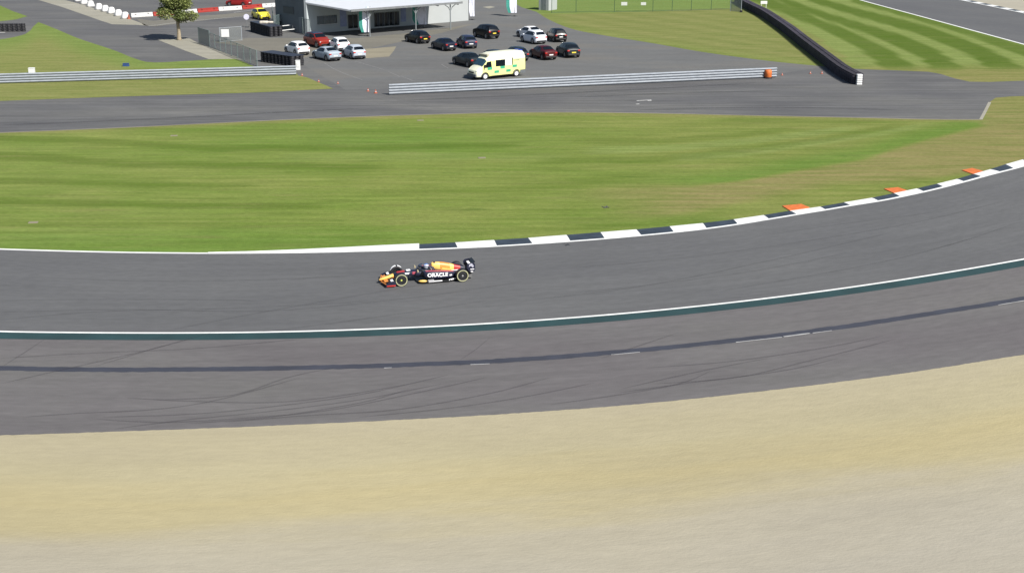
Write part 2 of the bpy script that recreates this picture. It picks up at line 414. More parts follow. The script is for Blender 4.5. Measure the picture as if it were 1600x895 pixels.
gy = [-400,-100,-20,20,50] + [60+.55*i for i in range(120)] + [126.5+.9*i for i in range(70)] + [190+1.6*i for i in range(90)] + [350,450,800,1800,4000]
mb = MB(); nx, ny = len(gx), len(gy)
mb.add([(x, y, 0) for y in gy for x in gx], [(j*nx+i, j*nx+i+1, (j+1)*nx+i+1, (j+1)*nx+i) for j in range(ny-1) for i in range(nx-1)])
ground = struct('ground', mb, grass_m)
vals = [masks(x, y) for y in gy for x in gx]
for k, nm in enumerate(('dark', 'dry', 'lush', 'pale')):
    a = ground.data.attributes.new(nm, 'FLOAT', 'POINT'); a.data.foreach_set('value', [v[k] for v in vals])
def grass_sheet(name, pix, z, dry, pale, lush=0):
    m = MB(); poly(m, smooth_closed(pix), z); o = struct(name, m, grass_m)
    for nm, v in (('dark', 0), ('dry', dry), ('lush', lush), ('pale', pale)):
        a = o.data.attributes.new(nm, 'FLOAT', 'POINT'); a.data.foreach_set('value', [v]*len(o.data.vertices))
    return o
def smooth_closed(p): return p
def vary(o, fn):
    bm = bmesh.new(); bm.from_mesh(o.data); bmesh.ops.triangulate(bm, faces=bm.faces)
    for _ in range(5):
        ed = [e for e in bm.edges if e.calc_length() > 2.0]
        if ed: bmesh.ops.subdivide_edges(bm, edges=ed, cuts=1); bmesh.ops.triangulate(bm, faces=bm.faces)
    bm.to_mesh(o.data); bm.free()
    for i, v_ in enumerate(o.data.vertices):
        px, py = proj(v_.co.x, v_.co.y); d = fn(px, py)
        for k, x in d.items(): o.data.attributes[k].data[i].value = x

# ------------------------------------------------------------------ paved surfaces
Z1, Z2, Z3, Z4, Z5 = .004, .008, .012, .016, .020
# service road and car park as one sheet of asphalt
road_low = [(-80,211),(0,207.5),(100,203.5),(200,199.3),(300,194.3),(400,189.5),(500,185),(600,181.3),(700,178.3),(780,176.4),(860,175.6),(960,176.3),(1060,178),(1160,180.3),(1340,184),(1450,186.5),(1532,187)]
road_up_l = [(-80,161.5),(0,158.3),(100,154.5),(200,151),(300,148),(400,145),(470,141.5),(521,139)]
pk = smooth_line(road_low, 20) + [(1540,172),(1546,160),(1556,153),(1580,151),(1640,149),(1700,148),(1700,124),(1600,126.5),(1545,128.5),(1515,128),(1492,123),(1470,116),(1450,112.5),(1400,110.5),(1345,108.5),(1290,104.5)] + \
     smooth_line([(1290,104.5),(1200,95.5),(1100,82),(1020,68),(960,58.5),(900,47.5),(870,37),(850,27),(838,19),(815,12),(800,2),(815,-10),(870,-25)], 15) + [(700,-60),(300,-60),(-80,-60),(-80,160)] 
pk2 = smooth_line(road_low, 20) + pk[len(smooth_line(road_low,20)):]
m = MB(); poly(m, pk2, Z1); struct('service_road', m, asph_road)
m = MB(); poly(m, [(470,100),(540,141),(600,139),(800,130),(1000,122),(1215,116),(1290,104.7)] + smooth_line([(1290,104.7),(1200,95.7),(1100,82.3),(1020,68.3),(960,58.8),(900,47.8),(870,37),(850,27),(838,19),(815,12),(800,2)], 15) + [(700,-40),(480,-40),(430,30),(380,62),(400,95)], Z2); struct('car_park', m, asph_park)
m = MB(); poly(m, [(330,66),(392,60),(470,60),(560,60),(640,52),(700,44),(740,38),(690,52),(625,66),(570,78),(500,84),(470,92),(432,88),(405,80),(372,72)], Z3); struct('worn_paving', m, park_pale)
m = MB(); poly(m, [(568,77.5),(619,73),(616,79),(608,89),(572,91.5)], Z4); struct('sandy_patch', m, conc2)
# dusty worn edge of the road
m = MB(); ribbon(m, ground_line(road_low, Z2, 10), -.22, .10); struct('dusty_road_edge', m, conc2)
m = MB(); ribbon(m, ground_line([(1532,187),(1540,172),(1546,160)], Z2, 6), -.18, .12); struct('dusty_road_end', m, conc)
# grass islands
verge = grass_sheet('verge', smooth_line([(-80,60),(-40,62),(0,62),(40,53.5),(52,42),(60,35)], 8)[:-1] + smooth_line([(60,35),(88,46),(121,60),(151,70),(181,80),(211,92),(241,98),(320,94),(367,92)], 8) + [(383,98),(398,105),(404,110),(461,111.5),(466,118.5),(480,121.5),(500,130),(512,135),(521,139.2)] + smooth_line(road_up_l, 20)[::-1], Z3, .55, .3, .15)
vary(verge, lambda px, py: (lambda e: {'lush': .75*(1-smoothstep(6, 26, e))*(py < 104), 'dry': (.15+.7*smoothstep(8, 34, e)) if py < 108 else .9, 'pale': .55 if e < 26 and py < 104 else .35, 'dark': 0})(py - interp([(-80,60),(0,58),(40,50),(60,35),(88,46),(121,60),(151,70),(181,80),(211,92),(241,98),(500,104)], px)))
grass_sheet('grass_corner', [(-80,-20),(-20,0),(0,9),(20,18),(43,26),(25,31),(0,34),(-80,36)], Z3, .1, .4, .4)
# pale concrete
m = MB(); poly(m, [(20,-12),(80,-12),(95,-1),(130,8),(160,18),(200,29),(222,37),(232,41),(215,39.5),(175,38.5),(158,33),(130,23),(95,11),(58,0)], Z3); struct('concrete_strip', m, conc)
m = MB(); poly(m, [(247,63),(285,60),(297,61),(311,68.5),(334,77),(367,88),(383,96),(367,92.5),(326,93),(290,80)], Z4); struct('pavement', m, conc)
m = MB(); poly(m, [(213,30),(240,33),(320,25),(395,19),(395,24),(330,31),(240,42),(225,40)], Z3); struct('footpath', m, park_pale)
m = MB(); poly(m, [(754,11.5),(766,10),(774,11.5),(764,14)], Z4); struct('concrete_patch', m, conc)
# track, runoff, gravel
m = MB(); between(m, setz(inl, Z2), setz(outl, Z2)); struct('race_track', m, asph_track)
m = MB(); between(m, setz(outl, Z1), setz(grl, Z1)); struct('runoff_area', m, asph_run)
m = MB()
gr = setz(grl, Z2); near = [Vector((p.x*1.2, -60, Z2)) for p in gr]
# uneven edge where stones spill on the asphalt
random.seed(3)
gr2 = []
for p in resample(gr, 900): gr2.append(p + Vector((0, random.uniform(-.025, .025), 0)))
m.add(gr2 + [Vector((p.x*1.2, -60, Z2)) for p in resample(near, 900)], [])
nn = 900; m.add(gr2 + [Vector((gr2[i].x, -60, Z2)) for i in range(nn)], [(i, i+1, nn+i+1, nn+i) for i in range(nn-1)])
struct('gravel_trap', m, gravel_m)
# outer line and green band
W = setz(outl, Z4); m = MB(); ribbon(m, W, -.06, .14); struct('track_outer_line', m, white_line)
m = MB(); ribbon(m, setz(outl, Z3), lambda i: -1.02 - .0*i, -.05); struct('green_edge_band', m, green_paint)
# seam across the runoff
SEAM = [(-60,573),(0,575),(100,576.8),(200,577.5),(300,577),(400,575.7),(500,573.7),(600,571),(680,568),(760,564.7),(860,558.3),(960,550.3),(1050,542),(1130,533.5),(1220,523.5),(1300,513),(1380,501.5),(1450,490.5),(1530,478),(1600,466.5),(1660,456)]
sm = ground_line(SEAM, Z2, 10)
random.seed(5); jit = [random.uniform(-.06, .06) for _ in sm]
m = MB(); ribbon(m, sm, lambda i: -.30+jit[i]*.6, lambda i: .28+jit[(i*7) % len(jit)]*.6); struct('dark_seam', m, band_dark)
m = MB()
for a, b in ((955,1000),(1150,1222),(1225,1266),(1270,1300),(1560,1640),(600,612),(735,765)):
    ln = [G(x, interp(SEAM, x)+ (3.2 if x > 800 else 3.6), Z3) for x in [a+(b-a)*k/5 for k in range(6)]]
    ribbon(m, ln, -.03, .045 if not (1222 < a < 1230) else .1)
struct('worn_line_scraps', m, worn_line)

# skid marks
sk_dark = mat('skid_rubber', (.040,.034,.042), .7, alpha=.19, var=.3)
sk_soft = mat('faint_skid_rubber', (.050,.048,.052), .7, alpha=.13, var=.3)
def skids(name, lines, mt, w_=.10):
    m = MB()
    for L in lines:
        W = ground_line(L[:-1] if not isinstance(L[-1], tuple) else L, Z4+.004, 10); n = len(W)
        ww = L[-1] if not isinstance(L[-1], tuple) else w_
        ribbon(m, W, lambda i: -ww*min(1, .15+i/6, .15+(n-1-i)/6), lambda i: ww*min(1, .15+i/6, .15+(n-1-i)/6))
    return struct(name, m, mt)
skids('skid_marks', [
 [(160,652),(300,647),(420,636),(560,617),(700,586)], [(150,655),(260,660),(400,652),(520,640),(660,612),(760,590)],
 [(180,670),(300,655),(420,643),(560,625),(690,600)], [(35,652),(120,646),(240,640),(340,625),(470,590)], [(200,622),(300,627),(420,629),(520,620),(640,600)],
 [(240,625),(360,618),(450,590),(520,575)], [(0,600),(110,575),(240,545),(330,520)], [(0,575),(40,550),(70,530)], [(150,572),(240,545),(300,528)],
 [(720,562),(745,545),(765,528)], [(290,662),(420,652),(560,630),(640,608)],
 [(960,615),(1080,598),(1220,580),(1310,560)], [(970,608),(1040,592),(1120,575),(1200,560)], [(1010,575),(1140,565),(1280,545),(1380,525)],
 [(860,632),(960,618),(1060,600),(1110,580)], [(1020,600),(1150,590),(1260,565),(1400,530)], [(940,560),(1000,540),(1060,520)],
 [(560,652),(700,638),(820,620),(930,598)], [(350,660),(470,650),(620,640),(760,616),(860,590)], [(0,560),(140,552),(300,545),(470,530)]], sk_dark, .065)
skids('faint_skid_marks', [
 [(0,500),(160,487),(360,482),(600,470)], [(260,517),(400,490),(560,462),(700,438)], [(0,488),(200,484),(420,486),(640,466),(820,440)],
 [(900,458),(1060,440),(1200,420),(1340,392)], [(1130,454),(1250,434),(1400,405),(1530,370)], [(820,470),(1000,448),(1200,408),(1400,362)],
 [(400,520),(560,500),(760,470)], [(430,441),(500,433),(560,431)], [(1180,330+40),(1320,350),(1480,330)], [(0,470),(200,468),(420,470)],
 [(100,436),(300,440),(560,432)], [(880,420),(1050,405),(1240,380),(1420,350),(1580,312)], [(1450,392),(1520,372),(1600,345)],
 [(560,140),(640,158),(760,162),(900,160)], [(560,150),(700,170),(860,165),(1020,168)], [(700,158),(900,150),(1100,140),(1300,138)], [(760,170),(980,168),(1200,160),(1420,165)],
 [(0,192),(220,182),(420,168),(560,156)], [(60,198),(280,186),(480,172),(640,160)], [(820,165),(1060,158),(1260,150),(1500,158)]], sk_soft, .07)
skids('broad_rubber_streaks', [[(0,196),(200,188),(400,178),(560,170)], [(620,158),(800,150),(1000,140),(1180,130)], [(1000,172),(1200,168),(1400,172)], [(900,152),(1060,146),(1220,142)]], mat('broad_rubber', (.06,.06,.064), .8, alpha=.22), .35)

# inner line and kerb
LN = ground_line(IN_LINE, Z3, 8, 60)
m = MB(); ribbon(m, LN, -.05, .22); struct('track_inner_line', m, white_line)
KT = [(655,381.7),(711,378.9),(772,375.2),(825,371.8),(885,367.2),(938,363),(994,358.6),(1046,353.8),(1098,348.8),(1146,343),(1193,336.3),(1234,329.6),(1281,323.2),(1318,316.6),(1362,309.3),(1396.5,302.2),(1432,294.8),(1463.5,287.5),(1495,280),(1521,272.2),(1547,264.8),(1571,257),(1598,249.5),(1625,241),(1650,233)]
KB = [(655,390.6),(716,388.3),(777,385.3),(833,381.8),(892,377.7),(946,373.6),(1003,368.6),(1054,363.6),(1105,357.8),(1154,351),(1203,343),(1248,335.5),(1292,328.4),(1332,321.5),(1375,314.6),(1409,308),(1446,300),(1477,292.6),(1509,284.3),(1537,276.6),(1566,269),(1586,264),(1610,257.5),(1640,249),(1665,241)]
m = MB()
def kerb_seg(m, a0, a1, b0, b1, mi, k=4):
    """a: back edge, b: track edge"""
    m.m = mi
    for j in range(k):
        t0, t1 = j/k, (j+1)/k
        A0, A1, B0, B1 = a0.lerp(a1, t0), a0.lerp(a1, t1), b0.lerp(b1, t0), b0.lerp(b1, t1)
        prof = [(0,.014),(.25,.035),(.6,.06),(.92,.068),(1.0,.062),(1.0,0)]
        for (u0, z0), (u1, z1) in zip(prof, prof[1:]):
            m.quad(Vector((*B0.lerp(A0,u0).xy, z0)), Vector((*B1.lerp(A1,u0).xy, z0)), Vector((*B1.lerp(A1,u1).xy, z1)), Vector((*B0.lerp(A0,u1).xy, z1)))
kb = [G(*b) for b in KB]; kt = [G(*a, .05) for a in KT]
dirs = [(a-b).normalized()*.22 for a, b in zip(kt, kb)]
kb = [b + Vector((d.x, d.y, 0)) for b, d in zip(kb, dirs)]
for i in range(len(KT)-1): kerb_seg(m, kt[i], kt[i+1], kb[i], kb[i+1], 1 if i % 2 == 0 else 0)
# the long white wedge on the left where the kerb rises out of the line
wedge_b = ground_line([(325,396.3),(400,396),(500,394.8),(600,392.3),(655,390.6)], 0, 25); wedge_t = ground_line([(325,395.4),(400,393.6),(500,389.3),(600,384.2),(655,381.7)], 0, 25)
wedge_b = resample(wedge_b, 12); wedge_t = resample(wedge_t, 12)
for i in range(11): kerb_seg(m, wedge_t[i], wedge_t[i+1], wedge_b[i]+Vector((0,.22,0))*(i/11), wedge_b[i+1]+Vector((0,.22,0))*((i+1)/11), 0, 1)
struct('kerb', m, [mat('kerb_white', (.60,.605,.60), .6, var=.13, scale=1.1, stretch=(1,2,1)), mat('kerb_navy', (.024,.034,.048), .6, var=.3, scale=1.1, stretch=(1,2,1))])
# dark worn earth strip behind the kerb
for i, q in enumerate(([(1222,321.2),(1252,318.4),(1265,323.6),(1234,328.6)], [(1381,294.6),(1403,292.3),(1418,297.4),(1396.5,301.4)], [(1503,265.6),(1519,262.4),(1538,267.6),(1521,272.0)])):
    W = [G(x, y, .06) for x, y in q]; m = MB(); m.add([Vector((p.x, p.y, 0)) for p in W] + W, [(4,5,6,7),(0,1,5,4),(1,2,6,5),(2,3,7,6),(3,0,4,7)])
    tag(obj('kerb_block', m, orange_paint, bevel=.02), ['orange block behind the kerb, nearest of three to the race car', 'orange block behind the kerb, middle one of three along the bend', 'orange block behind the kerb, farthest right of three near the picture edge'][i], 'kerb block', 'orange blocks behind the kerb')

# distant piece of track at the top right
FL = [(1290,-16),(1342,0),(1436,25.5),(1519,48),(1600,70),(1680,92)]
FK = [(1440,-12),(1497,0),(1545,10),(1600,21.5),(1680,38)]
fa = resample(ground_line(FL, Z1, 10, 40), 40); fb = resample(ground_line(FK, Z1, 10, 40), 40)
m = MB(); between(m, fa, fb); struct('distant_track', m, asph_track)
m = MB(); ribbon(m, setz(fa, Z2), -.1, .28); struct('distant_track_line', m, white_line)
fkl = resample(ground_line(FK, Z2, 10, 0), 44); m = MB()
for i in range(len(fkl)-1):
    m.m = 1 if (i//2) % 2 else 0; seg = fkl[i:i+2]; ribbon(m, [Vector((p.x, p.y, .03)) for p in seg], .4, 1.6)
    m.m = 0; ribbon(m, [Vector((p.x, p.y, .02)) for p in seg], 0, .4)
struct('distant_kerb', m, [white_paint, navy_paint])
m = MB(); fg = [p + Vector((-.3, 1.5, Z1)) for p in fb]; m.add(setz(fg, Z1) + [Vector((p.x+40, p.y+90, Z1)) for p in fg], [(i, i+1, 41+i, 40+i) for i in range(39)]); struct('distant_gravel', m, gravel_m)

# car park lines and scraps of paint
m = MB()
for L in (((502,96),(520,107)),((520,107),(537,115)),((537,115),(566,125)),((555,96),(600,109)),((606,112),(625,120)),((626,119),(648,127.5)),((690,101),(700,107))):
    ribbon(m, [G(*L[0], Z4), G(*L[1], Z4)], -.05, .05)
struct('parking_lines', m, faint_line)
m = MB()
for q in (((995,157.6),(1018,156.4)),((1012,157.6),(1018,157.2)),((994,163),(999,162.6))): ribbon(m, [G(*q[0], Z4), G(*q[1], Z4)], -.14, .14)
ribbon(m, [G(365,19.8,Z4), G(395,16.2,Z4)], -.1, .1); ribbon(m, [G(232,41,Z4), G(300,33,Z4), G(380,26,Z4)], -.08, .08)
ribbon(m, [G(-60,51.6,Z4), G(8,51,Z4)], -.3, .3)
struct('road_paint_scraps', m, mat('scuffed_white', (.42,.42,.41), .7))

# ------------------------------------------------------------------ small slabs in the grass
for (x, y), lb in (((657,188.5), 'pale concrete drain slab in the grass just below the service road'), ((272,212.5), 'pale worn slab in the striped grass on the left'), ((753,247), 'small pale slab in the middle of the infield grass'), ((52,348), 'small brownish slab in the grass near the left picture edge')):
    g = G(x, y); m = MB(); m.box((0,0,.02), (.6,.4,.04)); m.box((0,0,.045), (.35,.25,.012)); o = obj('drain_slab', m, conc2, bevel=.01); o.location = g; o.rotation_euler = (0,0,.1); tag(o, lb, 'drain slab', 'slabs set in the infield grass')

# ------------------------------------------------------------------ armco barriers
def barrier(pA, pB, label, height=1.13):
    A = G(*pA); B = G(*pB); d = B-A; L = d.length; ang = math.atan2(d.y, d.x)
    root = empty('crash_barrier', A, ang, label, 'barrier', 'steel crash barriers along the service road')
    n = 2; ph = (height-.03)/n
    for k in range(n):
        z0 = .03 + k*ph; m = MB()
        # W profile facing the track (local -Y)
        pr = [(.02,0),(.0,.05),(-.10,.11),(-.13,.16),(-.12,.20),(.0,.24),(.02,.30),(-.0,.33),(-.10,.39),(-.13,.44),(-.12,.48),(.0,.53),(.02,.55)]
        sc = ph/.56
        nseg = int(L/4)+1
        secs = []
        for i in range(nseg+1):
            x = L*i/nseg; secs.append([Vector((x, y, z0+z*sc)) for y, z in pr] + [Vector((x, y+.02, z0+z*sc)) for y, z in reversed(pr)])
        m.loft(secs); obj('rail', m, galv, root)
    for i in range(int(L/2.4)+1):
        m = MB(); x = min(L-.06, .06+i*2.4); m.box((x, .10, height/2), (.10,.12,height-.06)); m.box((x, .034, height*.3), (.12,.025,.1)); m.box((x, .034, height*.75), (.12,.025,.1)); obj('post', m, galv_dark, root)
    return root, A, B, ang, L
b1, A1, B1, an1, L1 = barrier((608,149),(1213,121.5), 'long steel crash barrier in front of the ambulance and parked cars', 1.16)
b2, A2, B2, an2, L2 = barrier((-110,134.5),(463,118), 'steel crash barrier on the left with grass before and behind it', 1.13)
# white end plate of the left barrier, orange lamp drum at the right barrier
m = MB(); m.box((0,0,.55), (.5,.35,1.1)); m.box((0,0,1.12), (.56,.4,.05)); m.box((0,-.19,.6),(.3,.02,.5)); o = obj('end_block', m, white_paint, bevel=.05); o.location = G(466,109.5); tag(o, 'white block standing at the right end of the left crash barrier', 'block')
g = G(1199,122) ; rt = empty('marker_drum', g + Vector((0,-.35,0)), 0, 'orange marker drum against the right end of the long crash barrier', 'marker drum')
m = MB(); m.smooth = True; m.lathe([(.0,.12),(.36,.12),(.42,.2),(.40,.5),(.42,.55),(.40,.85),(.34,.96),(0,.98)], n=20); obj('drum', m, orange_paint, rt)
m = MB(); m.smooth = True; m.lathe([(.0,0),(.47,0),(.47,.1),(.38,.12),(0,.12)], n=20); obj('base', m, rubber, rt)
# small box and blue bin behind the left barrier
m = MB(); m.box((0,0,.3),(.65,.5,.6)); m.box((0,0,.62),(.7,.55,.05)); o = obj('utility_box', m, white_paint, bevel=.03); o.location = G(50,115); tag(o, 'small white box just behind the left crash barrier', 'utility box')
m = MB(); m.box((0,0,.17),(.75,.4,.34), taper=.9); m.box((0,0,.36),(.75,.4,.04)); o = obj('plastic_crate', m, mat('blue_plastic', (.02,.05,.16), .5), bevel=.02); o.location = G(197,104); tag(o, 'small dark blue crate lying in the grass behind the left crash barrier', 'crate')

# ------------------------------------------------------------------ cones
def cone(px, py, label, s=.45, lying=False):
    rt = empty('traffic_cone', G(px, py), 0, label, 'traffic cone', 'orange cones on the service road')
    m = MB(); m.smooth = True; m.lathe([(.19*s/.45,.03),(.17*s/.45,.05),(.1*s/.45,.5*s),(.035,s),(0,s)], n=14); obj('cone_body', m, cone_orange, rt)
    m = MB(); m.box((0,0,.016),(.42*s/.45,.42*s/.45,.032)); obj('cone_base', m, cone_orange, rt, bevel=.01)
    m = MB(); m.smooth = True; m.lathe([(.125*s/.45,.46*s),(.110*s/.45,.56*s)], n=14); obj('reflective_band', m, white_paint, rt)
    return rt
for x, y, lb, s in ((587,146,'orange cone on the road just left of the long crash barrier',.5), (575,143,'orange cone farther left of the long crash barrier end',.4), (472,118.5,'small pale-banded cone beside the right end of the left crash barrier',.35), (498,128.5,'small orange cone at the tip of the grass verge',.35),
    (1222,118,'orange cone just right of the orange marker drum',.35), (1266,115.5,'orange cone midway between the marker drum and the tyre barrier',.35), (1284,115.5,'dull orange cone left of the tyre barrier',.38), (1309,113.5,'orange and white cone right beside the tyre barrier',.4), (528,131,'tiny orange cone between the verge tip and the long barrier',.3)):
    cone(x, y, lb, s*.8)

# ------------------------------------------------------------------ tyre barriers
def tyre_mb(r=.33, h=.21, z0=0, c=(0,0)):
    m = MB(); m.smooth = True
    m.lathe([(r*.58, z0+.03),(r*.9, z0),(r, z0+.035),(r*1.0, z0+h-.035),(r*.9, z0+h),(r*.58, z0+h-.03),(r*.55, z0+h/2),(r*.58,z0+.03)], (c[0], c[1], 0), n=14); return m
def stack_mesh(nh=5, r=.325, h=.235):
    m = MB(); m.smooth = True
    for k in range(nh):
        t = tyre_mb(r, h-.01, k*h, (random.uniform(-.02,.02), random.uniform(-.02,.02))); m.add(t.v, t.f)
    return m
# long wall, front foot line
TW = [(1150,4),(1160,10.5),(1173,17.5),(1190,26),(1205,36),(1230,54),(1257,76),(1290,102),(1312,119),(1334,131.5)]
W = ground_line(TW, 0, 6)
tot = sum((b-a).length for a, b in zip(W, W[1:])); n = int(tot/.76)
base = resample(W, n)[::-1]     # nearest first
Nn = normals2(base)
rt = empty('tyre_barrier', base[0], 0, 'long curved black tyre barrier with a white end between the two mown fields', 'tyre barrier')
sm_ = [None]*3
protos = []
for q in range(3):
    mbq = stack_mesh(5); me_o = obj('tyre_stack', mbq, rubber_purple, rt); protos.append(me_o)
spots = []
for i, (p, nn_) in enumerate(zip(base, Nn)):
    spots.append(p); spots.append(p + nn_*(-.68) if (p+nn_*(-.68)).x > p.x else p + nn_*.68)
spots = [s_ - base[0] for s_ in spots]
cnt = 0; rest = MB(); rest.smooth = True
for i, s_ in enumerate(spots):
    if cnt < 99:
        o = protos[i] if i < 3 else protos[i % 3].copy()
        if i >= 3: C.objects.link(o); o.parent = rt
        o.location = s_; o.rotation_euler = (0,0,random.uniform(0,6)); cnt += 1
    else:
        for k in range(5):
            t = tyre_mb(.33, .225, k*.235); rest.add([Vector(v)+s_ for v in t.v], t.f)
tag(obj('far_tyre_stacks', rest, rubber_purple, rt), kind='stuff')
m = MB()
for k in range(5): m.box((0,0,.11+k*.235),(.6,.5,.20))
o = obj('white_end_block', m, white_paint, rt, bevel=.05); dd = (base[0]-base[3]).normalized(); sd = spots[1].normalized()*.34
o.location = dd*.55 + sd*1.2; o.rotation_euler = (0,0,math.atan2(dd.y, dd.x)+math.pi/2)
# white number board standing behind the tyre wall
m = MB(); m.box((0,0,1.35),(1.1,.06,.5)); m.box((-.4,0,.55),(.06,.06,1.1)); m.box((.4,0,.55),(.06,.06,1.1)); o = obj('marker_board', m, white_paint); o.location = G(1193,17); tag(o, 'small white board behind the far end of the tyre barrier', 'board')

def tyre_block(name, pa, pb, rows, nh, label, cat='tyre stack', top=True):
    A, B = G(*pa), G(*pb); d = (B-A); L = d.length; d.normalize(); nrm = Vector((-d.y, d.x, 0)); n = max(2, int(L/.68))
    rt = empty(name, A, 0, label, cat); pr = obj('tyre_column', stack_mesh(nh), rubber, rt)
    first = True
    for r in range(rows):
        for i in range(n+1):
            o = pr if first else pr.copy()
            if not first: C.objects.link(o); o.parent = rt
            o.location = d*(i*L/n) + nrm*(r*.67); first = False
    if top:
        m = MB(); W_ = [d*(-.3)-nrm*.3, d*(L+.3)-nrm*.3, d*(L+.3)+nrm*(.67*rows-.35), d*(-.3)+nrm*(.67*rows-.35)]
        z = nh*.235+.02; m.add([Vector((*v.xy, z)) for v in W_]+[Vector((*v.xy, z+.05)) for v in W_], [(0,3,2,1),(4,5,6,7),(0,1,5,4),(1,2,6,5),(2,3,7,6),(3,0,4,7)])
        obj('belt_cover', m, mat('conveyor_belt', (.02,.023,.035), .5, var=.3), rt)
    return rt
tyre_block('tyre_wall', (412,97), (457,103.8), 3, 5, 'black tyre wall with a belt cover beside the white end block')
tyre_block('tyre_wall', (-30,50), (37,49.5), 1, 5, 'black tyre wall at the left picture edge below the grass corner', top=False)
tw3 = tyre_block('tyre_wall', (395,49.5), (424,58), 3, 6, 'dark tyre wall below the yellow car by the fence')
# white poles lying beyond it
rtb = empty('hand_rail', G(437,52), 0, 'white twin-bar railing between the tyre wall and the building', 'railing')
for nm, a, b, z in (('top_rail', (436,52), (480,47), .95), ('lower_rail', (438,54), (472,50), .5)):
    m = MB(); m.tube([G(*a, 0)-G(437,52)+Vector((0,0,z)), G(*b, 0)-G(437,52)+Vector((0,0,z))], .06); obj(nm, m, white_paint, rtb)
for x, y in ((438,53.5),(458,51),(478,48.5)):
    m = MB(); q = G(x,y)-G(437,52); m.tube([q, q+Vector((0,0,.97))], .04); obj('upright', m, galv_dark, rtb)

# ------------------------------------------------------------------ plastic road barriers
bl = MB(); bl.smooth = False
pr = [(.42,0),(.42,.25),(.36,.45),(.30,.85),(.24,1.0),(.12,1.08)]
def shell(sx, sy, prof):
    m = MB(); secs = []
    for r, z in prof:
        ring = []
        for k in range(16):
            a = 2*math.pi*k/16; ca, sa = math.cos(a), math.sin(a); e = .5
            ring.append(Vector((math.copysign(abs(ca)**e, ca)*r*sx, math.copysign(abs(sa)**e, sa)*r*sy, z)))
        secs.append(ring)
    m.smooth = True; m.loft(secs); return m
pos = [(113,-1),(122,2.5),(132,7),(142,11),(155,15.5),(165,18.5),(174.5,21.5),(185.5,25.5),(196,29.5)]
proto = None
ordn = ['rearmost, at the top picture edge','second from the far end','third from the far end','fourth from the far end','fifth from the far end','fourth from the near end','third from the near end','second from the near end','nearest, touching the red and white barrier']
for i, (x, y) in enumerate(pos):
    if proto is None:
        proto = obj('water_barrier', shell(1.15, 1.6, pr), mat('white_plastic', (.48,.48,.48), .5, var=.1, scale=2)); m = MB(); m.smooth = True; m.lathe([(.0,0),(.07,0),(.07,.05),(0,.05)], (0,0,1.08), n=10); obj('filler_cap', m, black, proto); o = proto
    else: o = copy_tree(proto)
    o.location = G(x, y); o.rotation_euler = (0,0,R(-50)); tag(o, 'white plastic barrier block, '+ordn[i], 'barrier block', 'white blocks in a line along the concrete strip')
red_pl = mat('red_plastic', (.25,.022,.015), .5, var=.12); white_pl = MATS['white_plastic']
rb = [((205,27.6),(239,25.6),0),((239.5,25.5),(272,23.3),1),((272.5,23.2),(308,20.4),0),((308.5,20.3),(341,17.6),1),((341.5,17.5),(378,15.2),0),((378.5,15.1),(409,12.4),1),((409.5,12.3),(440,10.2),0)]
for i, (a, b, c) in enumerate(rb):
    A, B = G(*a), G(*b); d = B-A; L = d.length-.06
    m = MB(); pf = [(-.26,0),(-.26,.16),(-.13,.30),(-.10,.66),(.10,.66),(.13,.30),(.26,.16),(.26,0)]
    m.loft([[Vector((x, y, z)) for y, z in pf] for x in (0, L*.02, L*.49, L*.5, L*.51, L*.98, L)])
    o = obj('road_barrier', m, red_pl if c else white_pl); o.location = A; o.rotation_euler = (0,0,math.atan2(d.y, d.x))
    m = MB()
    for x in (L*.2, L*.8): m.box((x,0,.66),(.18,.12,.04)); m.box((x,-.13,.42),(.3,.06,.08))
    obj('lug', m, black, o)
    tag(o, ['white road barrier section at the near left end of the row','red road barrier section just left of the tree','white road barrier section behind the tree crown','red road barrier section just right of the tree','white road barrier section in front of the red car','red road barrier section beside the yellow car','white road barrier section at the fence end of the row'][i], 'road barrier', 'red and white plastic road barriers in a row')
m = MB(); m.smooth = True
rt = empty('traffic_cone', G(201.5,30.2), 0, 'orange cone between the white blocks and the red and white barrier', 'traffic cone', 'orange cones on the service road')
m = MB(); m.smooth = True; m.lathe([(.25,.03),(.12,.5),(.04,.75),(0,.75)], n=14); obj('cone_body', m, cone_orange, rt); m = MB(); m.box((0,0,.015),(.5,.5,.03)); obj('cone_base', m, orange_paint, rt)

# ------------------------------------------------------------------ building
O = G(480,53.6); E = G(732,32.6); u = (E-O); BL = u.length; u.normalize(); v = Vector((-u.y, u.x, 0))
UZ = math.atan2(u.y, u.x)
bld = empty('pavilion', O, UZ, 'white roofed low building with a deep canopy at the top of the car park', 'building')
def wallpt(px, py, off=0):
    """local (u,z) of a picture point on the front wall plane"""
    p = onplane(px, py, O - v*off, v); d = p-O; return d.dot(u), p.z
H0, H1 = 4.25, 3.75
m = MB(); m.box((BL/2, 4.2, H0/2), (BL, 8.4, H0))
obj('wall', m, white_wall, bld, bevel=.02)
# same wall under the canopy: its shade is put into a separate bluer tone
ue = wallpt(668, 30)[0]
m = MB(); m.box((ue/2, -.03, H0/2), (ue, .05, H0-.02)); obj('shaded_front_face', m, mat('shaded_wall_tone', (.36,.40,.42), .7, var=.05, scale=.7), bld)
m = MB(); m.box((-.16, 4.25, 3.6), (.3, 8.45, 7.2)); m.box((-.33,4.25,.2),(.05,8.4,.4)); obj('end_wall', m, dark_wall, bld)
